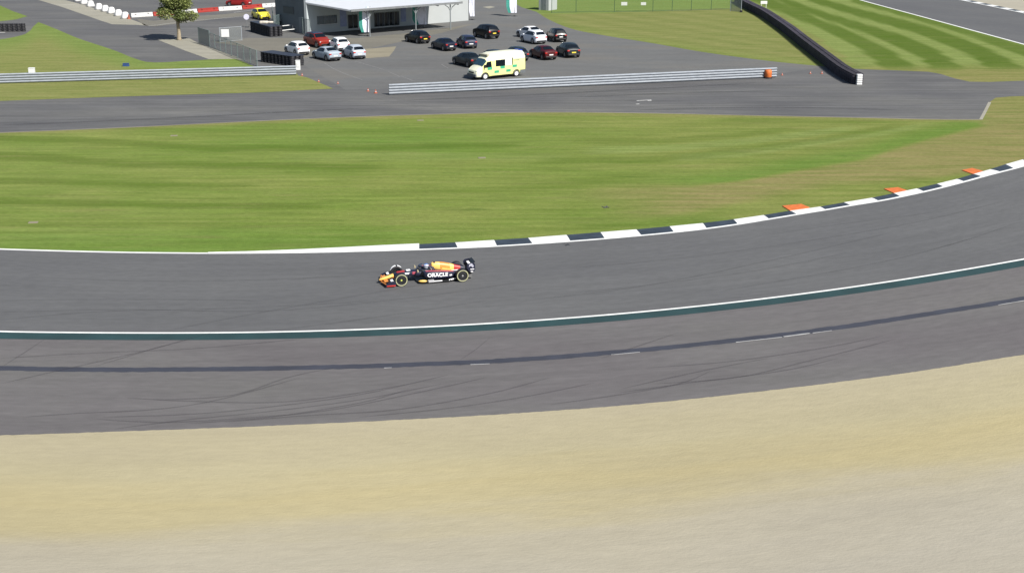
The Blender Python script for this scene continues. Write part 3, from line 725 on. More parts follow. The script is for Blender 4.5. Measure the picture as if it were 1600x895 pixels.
# roof with a slanting left end, canopy over the forecourt
def loc_on(px, py, z):
    p = G(px, py, z); d = p-O; return Vector((d.dot(u), d.dot(v), z))
c1 = loc_on(548, 18.5, H1); c2 = loc_on(700, 3.0, H1+.0); 
c2 = Vector((c2.x, c1.y, H1))
rp = [Vector((c1.x, c1.y, H1)), c2, Vector((c2.x+.4, 0.4, H0+.03)), Vector((BL+.3, .4, H0+.03)), Vector((BL+.3, 9, H0+.55)), Vector((.02, 9, H0+.55)), Vector((.02, .0, H0+.03))]
m = MB()
top = [p + Vector((0,0,.22)) for p in rp]; n = len(rp)
m.add(rp+top, [tuple(range(n))[::-1], tuple(range(n,2*n))] + [(i, (i+1)%n, n+(i+1)%n, n+i) for i in range(n)])
roof = obj('roof', m, roof_m, bld)
m = MB(); m.box(((c1.x+c2.x)/2, c1.y-.06, H1+.12), (c2.x-c1.x, .1, .30)); obj('gutter', m, galv_dark, roof)
m = MB()
for k in range(int(BL/1.2)): m.box((1+k*1.2, 4.7, H0+.53), (.05, 8.4, .05), Matrix.Rotation(math.atan2(.52,8.6), 3, 'X'))
obj('roof_seams', m, roof_m, roof)
# canopy soffit beams, pillars
for k in range(6):
    x = c1.x+.6 + k*(c2.x-c1.x-1.2)/5; m = MB(); m.box((x, c1.y/2, H1-.02+.2), (.14, abs(c1.y)-.3, .26), Matrix.Rotation(math.atan2(H0-H1, abs(c1.y)), 3, 'X')); obj('canopy_beam', m, grey_wall, bld)
def px_u(px):   # u of a picture column at the eave
    p = G(px, 45); lo, hi = -5, BL+8
    for _ in range(40):
        mid = (lo+hi)/2; q = O + u*mid + v*(c1.y+.5); x = proj(q.x, q.y)[0]
        if x < px: lo = mid
        else: hi = mid
    return lo
for px in (578, 650, 704):
    x = px_u(px); m = MB(); m.tube([(x, c1.y+.5, 0), (x, c1.y+.5, H1)], .09, 10)
    for s in (-1, 1): m.tube([(x, c1.y+.5, H1-1.1), (x+s*.35, c1.y+.5, H1-.5), (x+s*1.1, c1.y+.5, H1-.02)], .05, 6)
    obj('pillar', m, grey_wall, bld)
# windows and doors: frame proud of the wall, pane set in it
def opening(name, x0, x1, y0, y1, n, glass=glass_dark, off=.06, curtains=False):
    ua, z1 = wallpt(x0, y0); ub, _ = wallpt(x1, y0); _, z0 = wallpt((x0+x1)/2, y1); _, z1 = wallpt((x0+x1)/2, y0)
    z0 = max(z0, .08); w_ = (ub-ua)/n
    fr = MB()
    for k in range(n+1): fr.box((ua+k*w_, -off-.03, (z0+z1)/2), (.07, .08, z1-z0+.07))
    for z in (z0, z1): fr.box(((ua+ub)/2, -off-.03, z), (ub-ua+.07, .09, .07))
    f = obj(name, fr, grey_wall, bld)
    for k in range(n):
        g_ = MB(); g_.box((ua+(k+.5)*w_, -off-.01, (z0+z1)/2), (w_-.07, .02, z1-z0-.07)); obj('pane', g_, glass, f)
    if curtains:
        g_ = MB()
        for k in range(n): g_.box((ua+(k+.72)*w_, -off-.03, (z0+z1)/2+.05), (w_*.25, .015, z1-z0-.3))
        obj('blind', g_, mat('pale_blind', (.06,.07,.09), .8), f)
    # sill
    g_ = MB(); g_.box(((ua+ub)/2, -off-.07, z0-.07), (ub-ua+.25, .14, .05)); obj('sill', g_, white_paint, f)
opening('window', 495, 525.5, 25, 37.5, 3, glass_blue)
opening('door', 543, 558, 23.5, 44.5, 2)
opening('window', 584, 623, 19.5, 41, 5, glass_dark, curtains=True)
ua, _ = wallpt(531,30); ub, _ = wallpt(541,30)
m = MB(); m.box(((ua+ub)/2, -.075, 1.95), (ub-ua, .03, 2.6)); m2 = obj('poster_panel', m, mat('lavender_panel', (.22,.26,.42), .6, var=.15), bld)
ua, _ = wallpt(626,30); ub, _ = wallpt(634,30)
m = MB(); m.box(((ua+ub)/2, -.075, 1.95), (ub-ua, .03, 2.6)); obj('poster_panel', m, mat('lavender_panel', (.22,.26,.42)), bld)
m = MB(); m.box((-.36, 1.0, 1.15), (.06, 1.1, 2.2)); m.box((-.36, 1.0, 2.28), (.1, 1.25, .08)); obj('side_door', m, grey_wall, bld)
m = MB(); m.box((-.36, 4.5, 3.1), (.06, 3.0, 1.0)); obj('vent_panel', m, mat('dark_louvre', (.05,.06,.065), .6), bld)

# ------------------------------------------------------------------ feather banners
def banner(px, py, h, w_, label, rz=0, tealside=True):
    rt = empty('feather_banner', G(px, py), rz, label, 'banner', 'feather banners around the building')
    m = MB(); m.tube([(0,0,0),(0,0,h*.8),(.04,0,h*.95),(w_*.4,0,h*1.02)], [.035,.03,.02,.015], 8); obj('pole', m, galv_dark, rt)
    secs = 14; m = MB(); m.m = 0
    for lo, hi, mi in ((.0, .68 if tealside else 1.0, 0), (.68, 1.0, 1)):
        if mi == 1 and not tealside: continue
        m.m = mi; fr, bk = [], []
        for i in range(secs+1):
            t = i/secs; z = .55 + (h-.55)*t; ww = w_*(1 if t < .8 else max(.25, math.cos((t-.8)/.2*1.3)))*(.8+.2*min(1, t*4))
            for s, L_ in ((lo, fr), (hi, bk)): L_.append((ww*s*-1+.35, math.sin(z*2.2+s*2)*.06, z))
        n_ = len(fr)
        m.add([Vector(p) for p in fr+bk], [(i, i+1, n_+i+1, n_+i) for i in range(n_-1)])
        
    o = obj('sail', m, [flagwhite, teal], rt)
    sl = o.modifiers.new('thick', 'SOLIDIFY'); sl.thickness = .012
    m = MB(); m.box((0,0,.03),(.9,.08,.05)); m.box((0,0,.035),(.08,.9,.05)); m.box((0,0,.08),(.3,.3,.1)); obj('cross_base', m, black, rt)
    return rt
banner(574, 57, 4.1, 1.45, 'white and teal feather banner at the left canopy pillar', R(8))
banner(663, 44.5, 3.6, 2.1, 'white and teal feather banner at the right canopy pillar', R(0))
banner(738, 31.5, 4.2, .85, 'white feather banner at the right corner of the white wall', R(0), False)
banner(804, 26, 4.4, 1.7, 'white and teal feather banner standing alone right of the building', R(5))
# hut on the grass at the top
h0 = G(850,16.5); rt = empty('ticket_hut', h0, R(-35), 'small white hut with a dark side on the grass at the top picture edge', 'hut')
m = MB(); m.box((0,1.2,1.4),(2.0,2.6,2.8)); obj('hut_wall', m, white_wall, rt)
m = MB(); m.box((-1.03,1.2,1.4),(.05,2.5,2.7)); obj('side_panel', m, mat('teal_grey_panel', (.05,.12,.13), .6), rt)
m = MB(); m.box((0,1.2,2.86),(2.3,2.9,.12)); obj('roof', m, roof_m, rt)
m = MB(); m.box((.1,-.12,1.05),(.85,.05,2.0)); m.box((.4,-.16,1.0),(.05,.06,.15)); obj('door', m, grey_wall, rt)

# ------------------------------------------------------------------ vehicles
def paint(name, col): return mat('paint_'+name, col, .35, .0, var=.04, coat=.15, spec=.35)
tail_red = mat('tail_lamp_glass', (.35,.012,.01), .25); plate_y = mat('yellow_plate', (.65,.52,.06), .5); plate_w = mat('white_plate', (.6,.6,.6), .5)
lamp_glass = mat('headlamp_glass', (.55,.58,.6), .12, .2); rim_m = mat('alloy_rim', (.30,.31,.33), .3, .7); tyre_m = rubber
# x, zbottom, halfwidth, belt z, roof z, roof halfwidth
CARS = {
 'hatchback': [(2.12,.32,.62,.58,.66,.55),(2.0,.22,.78,.68,.76,.66),(1.5,.2,.86,.80,.90,.74),(1.0,.2,.88,.88,1.0,.74),(.25,.2,.89,.92,1.42,.60),(-.5,.2,.89,.93,1.47,.60),(-1.2,.2,.88,.95,1.43,.59),(-1.62,.2,.87,.97,1.34,.56),(-1.98,.24,.82,.93,1.0,.66),(-2.1,.34,.72,.80,.86,.62)],
 'saloon': [(2.35,.32,.62,.56,.64,.55),(2.2,.22,.78,.66,.74,.66),(1.7,.2,.88,.78,.88,.76),(1.15,.2,.90,.86,.97,.76),(.35,.2,.91,.90,1.36,.60),(-.4,.2,.91,.91,1.42,.60),(-1.1,.2,.90,.93,1.36,.58),(-1.75,.2,.89,.96,1.05,.66),(-2.2,.24,.84,.94,1.02,.68),(-2.34,.34,.76,.80,.88,.66)],
 'suv': [(2.25,.38,.66,.72,.82,.6),(2.1,.28,.84,.84,.94,.72),(1.6,.26,.91,.96,1.06,.78),(1.15,.26,.93,1.03,1.14,.78),(.45,.26,.94,1.06,1.60,.66),(-.5,.26,.94,1.08,1.67,.66),(-1.4,.26,.93,1.09,1.63,.65),(-1.95,.27,.92,1.10,1.50,.62),(-2.2,.30,.88,1.08,1.14,.72),(-2.3,.42,.80,.92,.98,.70)],
}
def section(x, zb, w, zbelt, zr, wr):
    half = [(0, zb), (w*.86, zb), (w, zb+.14), (w*1.01, (zb+zbelt)/2), (w*.975, zbelt), (wr*1.06, zr-.07 if zr-zbelt > .2 else zr-.03), (wr*.86, zr-.005), (0, zr+.015)]
    pts = [Vector((x, y, z)) for y, z in half] + [Vector((x, -y, z)) for y, z in half[-2:0:-1]]
    return pts
def patch(m, a, b, c, d, u0, u1, v0, v1, off, t=.012):
    """quad on face a-b-c-d (a->b is u, a->d is v), pushed out by off"""
    def P(uu, vv): return a.lerp(b, uu).lerp(d.lerp(c, uu), vv)
    q = [P(u0,v0), P(u1,v0), P(u1,v1), P(u0,v1)]; nrm = (q[1]-q[0]).cross(q[3]-q[0]).normalized(); cen = sum(q, Vector())/4
    if nrm.dot(cen - Vector((cen.x*.6,0,.5))) < 0: nrm = -nrm
    f = [p+nrm*off for p in q]; k = [p-nrm*.02 for p in q]
    m.add(f+k, [(0,1,2,3),(0,1,5,4),(1,2,6,5),(2,3,7,6),(3,0,4,7)])
def strip_patch(m, A, B, lo, hi, t0, t1, off, side=.05):
    """pane that follows the body between two sections, from point lo to point hi"""
    rows = []
    for t in (t0, t1):
        pts = [A[k].lerp(B[k], t) for k in range(lo, hi+1)]
        pts[0] = pts[0].lerp(pts[1], side); pts[-1] = pts[-1].lerp(pts[-2], side); rows.append(pts)
    n_ = len(rows[0]); mid = n_//2; nrm = (rows[1][mid]-rows[0][mid]).cross(rows[0][mid+1]-rows[0][mid-1]).normalized()
    if nrm.z < 0: nrm = -nrm
    up = [p+nrm*off for r_ in rows for p in r_]; dn = [p-nrm*.02 for r_ in rows for p in r_]; f = []
    for k in range(n_-1): f.append((k, k+1, n_+k+1, n_+k))
    N2 = 2*n_; ring = list(range(n_)) + list(range(2*n_-1, n_-1, -1))
    for i in range(len(ring)): a, b = ring[i], ring[(i+1) % len(ring)]; f.append((a, b, N2+b, N2+a))
    m.add(up+dn, f)
def make_car(kind, col, name, label, px, py, deg, group, cname='parked_car', roofcol=None, plate='y', scale=1.0):
    root = empty(cname, G(px, py+3.2), R(deg) + math.atan((800-px)/FPX), label, 'car', group); root.scale = (scale*1.04, scale*1.03, scale*1.16)
    sts = CARS[kind]; secs = [section(*s_) for s_ in sts]
    m = MB(); m.smooth = True; m.loft(secs); body = obj('body', m, paint(name, col), root)
    bv = body.modifiers.new('b', 'BEVEL'); bv.width = .03; bv.segments = 2; bv.limit_method = 'ANGLE'; bv.angle_limit = R(28)
    # glasshouse: windscreen 3->4, sides 4..7, rear 7->8 (saloon 6->7)
    ri = 6 if kind == 'saloon' else 7
    S_ = secs
    def quad_top(i):  # two halves joined: from left shoulder to right shoulder
        L_, R_ = 5, len(S_[0])-5
        return S_[i][L_], S_[i][R_], S_[i+1][R_], S_[i+1][L_]
    g = MB(); strip_patch(g, S_[3], S_[4], 5, len(S_[0])-5, .08, .90, .02, .35); obj('windscreen', g, glass_dark, root)
    g = MB(); strip_patch(g, S_[ri], S_[ri+1], 5, len(S_[0])-5, .02, .86, .02, .35); obj('rear_window', g, glass_dark, root)
    for s_ in (4, len(S_[0])-4):
        t_ = 5 if s_ == 4 else len(S_[0])-5
        g = MB()
        # front quarter triangle over the windscreen run, then the panes
        a, b, c, d = S_[3][s_], S_[4][s_], S_[4][t_], S_[3][t_]
        patch(g, a, b, c, d, .45, .97, .12, .80, .012)
        last = ri
        for i in range(4, last):
            a, b, c, d = S_[i][s_], S_[i+1][s_], S_[i+1][t_], S_[i][t_]
            patch(g, a, b, c, d, .0 if i == 4 else .04, .95 if i < last-1 else .8, .10, .92, .022)
        obj('side_window', g, glass_dark, root)
    if roofcol:
        g = MB(); 
        for i in range(4, ri):
            strip_patch(g, S_[i], S_[i+1], 5, len(S_[0])-5, 0, 1, .015, .1)
        obj('roof_panel', g, paint(name+'_roof', roofcol), root)
    fx, rx = sts[0][0], sts[-1][0]; w0 = sts[1][2]; zb = sts[4][1]
    wr = .335 if kind != 'suv' else .375; fa, ra = fx-.85, rx+.78
    for x in (fa, ra):
        for s_ in (-1, 1):
            yy = sts[4][2]-.10
            t = MB(); t.smooth = True; t.lathe([(wr*.62,-.11),(wr*.93,-.115),(wr,-.08),(wr,.08),(wr*.93,.115),(wr*.62,.11)], (x, s_*yy, wr), 'y', 20); wo = obj('wheel', t, tyre_m, root)
            t = MB(); t.lathe([(0,-.085),(wr*.62,-.095),(wr*.62,.095),(0,.085)], (x, s_*yy, wr), 'y', 16)
            for k in range(5):
                an = k*2*math.pi/5; t.box((x+math.cos(an)*wr*.32, s_*(yy+.1), wr+math.sin(an)*wr*.32), (wr*.5,.02,.06), Matrix.Rotation(-an, 3, 'Y'))
            obj('rim', t, rim_m, wo)
            t = MB(); ar = wr+.05   # dark arch lip
            pts = [Vector((x+math.cos(k*math.pi/10)*ar, s_*(sts[4][2]+.008), wr*1.0+math.sin(k*math.pi/10)*ar)) for k in range(11)]; t.tube(pts, .028, 6); obj('wheel_arch', t, black, root)
    for s_ in (-1, 1):
        zt = sts[-1][3]
        t = MB(); t.box((rx+.07, s_*(sts[-2][2]-.17), zt-.01), (.16,.30,.15)); obj('tail_lamp', t, tail_red, root, bevel=.03)
        t = MB(); t.box((fx-.14, s_*(sts[1][2]-.18), sts[0][3]+.03), (.22,.28,.13)); obj('headlamp', t, lamp_glass, root, bevel=.03)
        t = MB(); t.box((.78, s_*(sts[4][2]+.09), sts[4][3]+.03), (.16,.2,.12)); obj('mirror', t, paint(name, col), root, bevel=.03)
    t = MB(); t.box((rx-.012, 0, sts[-1][3]-.20), (.03,.52,.12)); obj('number_plate', t, plate_y if plate == 'y' else plate_w, root)
    t = MB(); t.box((rx+.02, 0, sts[-1][1]+.04), (.12, sts[-1][2]*1.9, .16)); obj('rear_bumper', t, black, root, bevel=.03)
    t = MB(); t.box((fx-.03, 0, sts[0][1]+.05), (.12, sts[0][2]*1.8, .2)); obj('front_bumper', t, black, root, bevel=.03)
    return root
GP = 'cars parked in the car park'
WH, SV, BK, NV = (.72,.73,.75), (.28,.33,.38), (.003,.0035,.005), (.006,.010,.024)
lst = [
 ('hatchback', WH, 'white', 'white hatchback, leftmost of the pale cars by the barrier end', 464, 81.5, 115, 'w', 1.0, None),
 ('hatchback', WH, 'white', 'white hatchback behind the silver blue saloon and nearest the canopy', 530, 75, 107, 'w', 1.0, None),
 ('saloon', SV, 'silver_blue', 'silver blue saloon, foremost of the group of five pale cars', 510, 90, 118, 'w', 1.0, None),
 ('hatchback', (.36,.40,.46), 'pale_silver', 'pale silver hatchback beside the sandy patch', 553, 87.3, 110, 'w', 1.0, None),
 ('hatchback', BK, 'black', 'black hatchback standing by the right canopy banner', 652, 63.5, 121, 'y', 1.0, None),
 ('saloon', NV, 'dark_navy', 'dark navy saloon in front of the black hatchback by the banner', 693, 74.5, 117, 'w', .95, None),
 ('hatchback', (.016,.022,.05), 'navy', 'navy hatchback tucked right of the dark navy saloon', 729, 71, 107, 'w', 1.0, None),
 ('suv', BK, 'black', 'black tall car alone nearest the white wall of the building', 759, 56, 121, 'y', 1.0, None),
 ('saloon', WH, 'white', 'white saloon at the back of the right-hand group of cars', 827, 56, 122, 'w', 1.0, None),
 ('hatchback', (.6,.62,.68), 'cool_white', 'white hatchback in front of the other white car on the right', 833, 64, 120, 'w', 1.05, None),
 ('suv', BK, 'black', 'black tall car beside the two white cars, nearest the grass', 869, 61, 108, 'w', .93, None),
 ('saloon', (.008,.012,.016), 'blue_black', 'blue black car half hidden behind the ambulance bonnet', 730, 99.5, 120, 'w', 1.0, None),
 ('saloon', (.010,.018,.026), 'dark_teal', 'dark car behind the front part of the ambulance roof', 770, 95, 118, 'w', 1.0, None),
 ('hatchback', (.010,.018,.026), 'dark_teal', 'dark car showing only its roof behind the ambulance rear', 806, 90.5, 114, 'w', 1.0, None),
 ('saloon', (.055,.005,.007), 'dark_red', 'dark red saloon just right of the ambulance rear', 848, 88, 116, 'w', 1.0, None),
 ('hatchback', (.010,.016,.020), 'charcoal', 'charcoal hatchback at the right end, beside the dark red saloon', 887, 84.8, 110, 'y', 1.05, None),
 ('suv', (.20,.018,.010), 'red', 'red car with a dark blue roof between two white hatchbacks', 496, 70, -62, 'w', .98, (.012,.02,.04)),
]
for kd, col, nm, lb, px, py, dg, pl, sc, rc in lst: make_car(kd, col, nm, lb, px, py, dg, GP, roofcol=rc, plate=pl, scale=sc)
make_car('hatchback', (.66,.58,.05), 'yellow', 'yellow car with a black front beside the fence, beyond the tyre wall', 408, 27, -70, 'cars beyond the road barriers', plate='w')
make_car('hatchback', (.22,.012,.012), 'bright_red', 'bright red car with a blue windscreen behind the road barriers at the top edge', 373, 7, 150, 'cars beyond the road barriers', plate='w')

# ambulance
def ambulance():
    A = G(757,125.0); B = G(812,119.2)     # feet of the near-side wheels
    d = (A-B).normalized(); rz = math.atan2(d.y, d.x)
    nearv = Vector((-d.y, d.x, 0))
    if nearv.y > 0: nearv = -nearv
    root = empty('ambulance', A - nearv*.9 - d*0, rz, 'yellow high-roof ambulance with green chequers behind the long crash barrier', 'ambulance')
    root.scale = (1.17, 1.03, 1.06)
    yel = mat('pale_yellow_paint', (.68,.70,.27), .4, coat=.3, var=.03); cream = mat('cream_paint', (.68,.68,.52), .4, coat=.3, var=.03)
    st_ = [ # x, zb, w, zbelt, ztop, wtop
      (.98,.40,.66,.74,.86,.58),(.90,.30,.86,.90,1.03,.72),(.55,.28,.97,1.10,1.30,.80),(.30,.28,1.0,1.18,1.46,.82),(-.25,.28,1.0,1.25,2.18,.80),(-.42,.28,1.0,1.25,2.32,.80),(-.75,.28,1.01,1.3,2.62,.80),(-1.2,.28,1.02,1.3,2.74,.80),(-3.9,.28,1.02,1.3,2.74,.80),(-4.62,.30,1.02,1.3,2.68,.78),(-4.80,.36,.98,1.3,2.52,.74)]
    secs = []
    for x, zb, w_, zbl, zt, wt in st_:
        half = [(0,zb),(w_*.9,zb),(w_,zb+.1),(w_*1.0,zbl),(w_*.97 if zt > 1.9 else w_*.93, min(zt-.08, max(zbl+.02, 1.95))),(wt*1.05,zt-.14),(wt*.9,zt-.02),(0,zt+.02)]
        secs.append([Vector((x,y,z)) for y, z in half] + [Vector((x,-y,z)) for y, z in half[-2:0:-1]])
    m = MB(); m.smooth = True; m.loft(secs)
    # upper faces cream, lower yellow, nose cream
    n = len(secs[0])
    for fi, f in enumerate(m.f):
        cx = sum(m.v[i][0] for i in f)/len(f); cz = sum(m.v[i][2] for i in f)/len(f)
        m.mi[fi] = 1 if (cz > 1.75 or cx > .1) else 0
    b = obj('body', m, [yel, cream], root); bv = b.modifiers.new('b','BEVEL'); bv.width = .04; bv.segments = 2; bv.limit_method = 'ANGLE'; bv.angle_limit = R(25)
    def top(i): return secs[i][4], secs[i][n-4], secs[i+1][n-4], secs[i+1][4]
    g = MB(); strip_patch(g, secs[3], secs[4], 4, n-4, .06, .93, .03, .2); obj('windscreen', g, glass_blue, root)
    for s_ in (1, -1):
        def sidebox(nm, x0, x1, z0, z1, mt, off=.012, t=.03, par=root, bevel=0):
            g = MB(); g.box(((x0+x1)/2, s_*(1.02+off-t/2), (z0+z1)/2), (abs(x1-x0), t, z1-z0)); return obj(nm, g, mt, par, bevel=bevel)
        g = MB(); yy = s_*1.022; pts = [(.02,1.32),(-.25,1.86),(-.72,1.9),(-.78,1.30),(-.10,1.26)]
        g.add([Vector((x, yy, z)) for x, z in pts]+[Vector((x, yy-s_*.05, z)) for x, z in pts], [(0,1,2,3,4)]+[(i,(i+1)%5,5+(i+1)%5,5+i) for i in range(5)]); obj('cab_window', g, glass_dark, root)
        sidebox('side_window', -1.25, -2.35, 1.30, 1.98, glass_dark, .014); sidebox('white_window_panel', -2.36, -3.15, 1.32, 1.98, white_paint, .016)
        sidebox('grab_rail', -3.2, -3.27, 1.35, 2.1, black, .04)
        sidebox('rail_track', -3.4, -4.1, 1.78, 1.84, galv_dark, .02)
        chk = mat('green_chequer', (.035,.30,.17), .45, var=.08)
        for k, (x, z) in enumerate(((-.55,1.02),(-1.35,.62),(-2.05,1.02),(-2.75,.62),(-3.5,1.05))): sidebox('chequer', x+.27, x-.27, z, z+.27, chk, .013)
        sidebox('sill_trim', -.75, -3.0, .30, .37, black, .02); sidebox('rear_skirt', -4.15, -4.79, .34, .72, mat('grey_skirt', (.09,.10,.11), .6), .02)
        for x in (0, -3.7):
            t = MB(); t.smooth = True; t.lathe([(.2,-.12),(.33,-.125),(.36,-.09),(.36,.09),(.33,.125),(.2,.12)], (x, s_*.93, .36), 'y', 20); wo = obj('wheel', t, rubber, root)
            t = MB(); t.lathe([(0,-.12),(.22,-.127),(.22,.127),(0,.12)], (x, s_*.93, .36), 'y', 16); obj('hubcap', t, white_paint, wo)
            t = MB(); t.tube([Vector((x+math.cos(k*math.pi/10)*.42, s_*1.025, .36+math.sin(k*math.pi/10)*.42)) for k in range(11)], .035, 6); obj('wheel_arch', t, black, root)
        t = MB(); t.box((.72, s_*.74, .92), (.38,.26,.24)); obj('headlamp', t, lamp_glass, root, bevel=.06)
        t = MB(); t.box((.08, s_*1.16, 1.45), (.14,.22,.34)); obj('mirror', t, black, root, bevel=.03)
        t = MB(); t.box((-4.80, s_*.86, 1.1), (.06,.14,.5)); obj('tail_lamp', t, tail_red, root)
    t = MB(); t.box((.93, 0, .48), (.2,1.7,.32)); obj('front_bumper', t, mat('grey_skirt', (.09,.10,.11)), root, bevel=.06)
    t = MB(); t.box((1.0, 0, .8), (.04,.9,.14)); obj('grille', t, black, root)
    t = MB(); t.box((-.52, 0, 2.50), (.28,1.5,.20)); obj('light_bar', t, mat('light_bar_housing', (.30,.29,.22), .4), root, bevel=.05)
    t = MB(); t.box((-4.82, 0, 1.4), (.03,.02,2.0)); t.box((-4.82,.08,1.2),(.05,.04,.3)); obj('rear_door_gap', t, black, root)
    t = MB(); t.box((-4.6, 0, 2.72), (.2,1.2,.12)); obj('rear_light_bar', t, mat('blue_lens', (.02,.05,.4), .2), root, bevel=.03)
ambulance()

# ------------------------------------------------------------------ fences on the left
def mesh_mat(name, col, a): return mat(name, col, .6, alpha=a, var=.2, scale=6)
mesh_green = mesh_mat('green_mesh', (.06,.12,.115), .42); mesh_pale = mesh_mat('pale_green_mesh', (.16,.20,.19), .30); steel_g = mat('grey_green_steel', (.13,.17,.17), .5)
def fence(name, pts, h, label, mt, post_every=2.5, cat='fence', postmat=None):
    W = [G(*p) for p in pts]; rt = empty(name, W[0], 0, label, cat)
    for a, b in zip(W, W[1:]):
        d = b-a; L = d.length; m = MB(); a_ = a-W[0]; b_ = b-W[0]; nrm = Vector((-d.y, d.x, 0)).normalized()*.02
        m.add([a_-nrm+Vector((0,0,.06)), b_-nrm+Vector((0,0,.06)), b_-nrm+Vector((0,0,h)), a_-nrm+Vector((0,0,h))], [(0,1,2,3)]); obj('mesh_panel', m, mt, rt)
        m = MB(); m.tube([a_+Vector((0,0,h)), b_+Vector((0,0,h))], .03, 6); obj('top_rail', m, postmat or steel_g, rt)
        m = MB(); m.tube([a_+Vector((0,0,.08)), b_+Vector((0,0,.08))], .025, 6); obj('bottom_rail', m, postmat or steel_g, rt)
        n = max(1, int(L/post_every))
        for k in range(n+ (1 if b is W[-1] else 0)):
            p = a_.lerp(b_, k/n); m = MB(); m.tube([p, p+Vector((0,0,h+.06))], .045, 8); obj('post', m, postmat or steel_g, rt)
    return rt
fence('mesh_fence', [(328,73),(362,88),(402,104.5)], 1.9, 'pale green mesh fence running from the gate down to the crash barrier', mesh_pale)
fence('mesh_gate', [(311,68),(328,73.5)], 2.15, 'dark green mesh gate leaf beside the pavement', mesh_mat('dark_green_mesh', (.055,.095,.10), .72), 3, 'gate')
# open gate frame with a white sign
gr_ = fence('barred_gate', [(344,66.5),(378,64)], 1.95, 'pale framed gate standing open beside the dark mesh gate', mesh_mat('thin_mesh', (.20,.23,.23), .22), 3, 'gate', galv)
sp = G(352.5,66.2); m = MB(); m.box((0,-.06,1.22), (1.12,.03,1.05)); o = obj('notice_board', m, white_paint, bevel=.01); o.location = sp; tag(o, 'plain white square notice fixed on the pale framed gate', 'sign')
for s_ in (-.4, .4): 
    m = MB(); m.box((s_,-.035,1.22),(.05,.02,1.0)); obj('bracket', m, galv_dark, o)
fence('mesh_fence', [(428,50),(448,45.5),(462,50),(485,57)], 2.3, 'tall grey green mesh fence in front of the dark end wall of the building', mesh_mat('grey_mesh', (.10,.14,.15), .5))
fence('mesh_fence', [(426,30),(428,50)], 2.3, 'grey green mesh fence beside the yellow car', mesh_mat('grey_mesh', (.10,.14,.15), .5))
# round sign on a post
rt = empty('round_sign', G(386,43), 0, 'white round sign on a short post between gate and tyre wall', 'sign')
m = MB(); m.tube([(0,0,0),(0,0,1.9)], .04, 8); obj('post', m, galv_dark, rt)
m = MB(); m.smooth = False; m.lathe([(0,-.02),(.42,-.02),(.42,.02),(0,.02)], (0,-.06,1.55), 'y', 24); obj('disc', m, mat('lavender_white', (.55,.55,.68), .5), rt)
m = MB(); m.box((0,0,.03),(.6,.6,.06)); obj('foot', m, black, rt)
# plants by the end wall
leaf_dark = mat('dark_leaf', (.018,.045,.030), .6, var=.5, scale=6); leaf_mid = mat('olive_leaf', (.105,.135,.035), .6, var=.4, scale=1.2); leaf_lt = mat('light_olive_leaf', (.15,.175,.05), .6, var=.35, scale=1.5)
def leafball(m, c, rad, n, s, sq=1.0):
    for _ in range(n):
        d = Vector((random.gauss(0,1), random.gauss(0,1), random.gauss(0,1))).normalized()*rad*random.uniform(.55,1.0)
        p = Vector(c)+Vector((d.x, d.y, d.z*sq)); q = Matrix.Rotation(random.uniform(0,6.28), 3, 'Z') @ Matrix.Rotation(random.uniform(-1.0,1.0), 3, 'X') @ Matrix.Rotation(random.uniform(-.8,.8), 3, 'Y')
        a = s*random.uniform(.6,1.3); vs = [Vector((-a,0,0)), Vector((0,-a*.5,.03)), Vector((a,0,0)), Vector((0,a*.5,.03))]
        m.add([p + q@v_ for v_ in vs], [(0,1,2,3)])
for x, y, r_, lb in ((438,47,.9,'dark low shrub behind the mesh fence, left of the pair'), (466,50,.85,'dark low shrub at the corner of the end wall, right of the pair')):
    m = MB(); rt = empty('shrub', G(x, y), 0, lb, 'shrub', 'shrubs by the end wall'); leafball(m, (0,0,r_*.8), r_, 500, .12, .8); obj('foliage', m, leaf_dark, rt)
    m = MB(); m.tube([(0,0,0),(.05,0,r_)], [.06,.03], 6); obj('stem', m, mat('bark', (.09,.07,.05), .9), rt)
# low debris on the tyre wall
m = MB(); m.box((0,0,0),(1.2,.8,.35)); m.box((.9,.2,-.02),(.9,.6,.25)); o = obj('pale_sacks', m, mat('sack', (.45,.42,.36), .9, var=.3), bevel=.12); o.location = G(408,53.3)+Vector((.4,.45,1.62)); tag(o, 'pale sacks lying on top of the dark tyre wall', 'sacks')

# fence across the far grass
ff = fence('wire_fence', [(862,21),(900,20),(960,19.5),(1020,18.5),(1080,17),(1142,15)], 2.6, 'thin green wire fence across the grass at the top of the picture', mesh_mat('thin_green_wire', (.05,.12,.05), .14), 3.4, postmat=mat('green_post', (.03,.07,.035), .6))
for x, y, lb in ((975,17.5,'white notice board on the far wire fence, left of two'), (1005,17.5,'smaller white notice board on the far wire fence, right of two')):
    m = MB(); s_ = 1.0 if x < 990 else .85; m.box((0,-.12,1.3),(s_,.03,.55*s_)); o = obj('notice_board', m, white_paint); o.location = G(x, y+1.0); tag(o, lb, 'sign', 'white boards on the far fence')
    m = MB(); m.box((0,-.09,1.3),(.06,.03,.7)); obj('bracket', m, galv_dark, o)
fence('steel_gate', [(1141,18),(1158,19.5)], 2.2, 'grey steel gate beside the far end of the tyre barrier', mesh_mat('steel_mesh', (.26,.28,.30), .62), 2, 'gate', galv)
m = MB(); m.box((0,0,.15),(.4,.3,.3)); m.box((0,0,.31),(.42,.32,.03)); o = obj('gate_block', m, black, bevel=.03); o.location = G(1158,19.8); tag(o, 'small dark block at the foot of the grey steel gate', 'block')

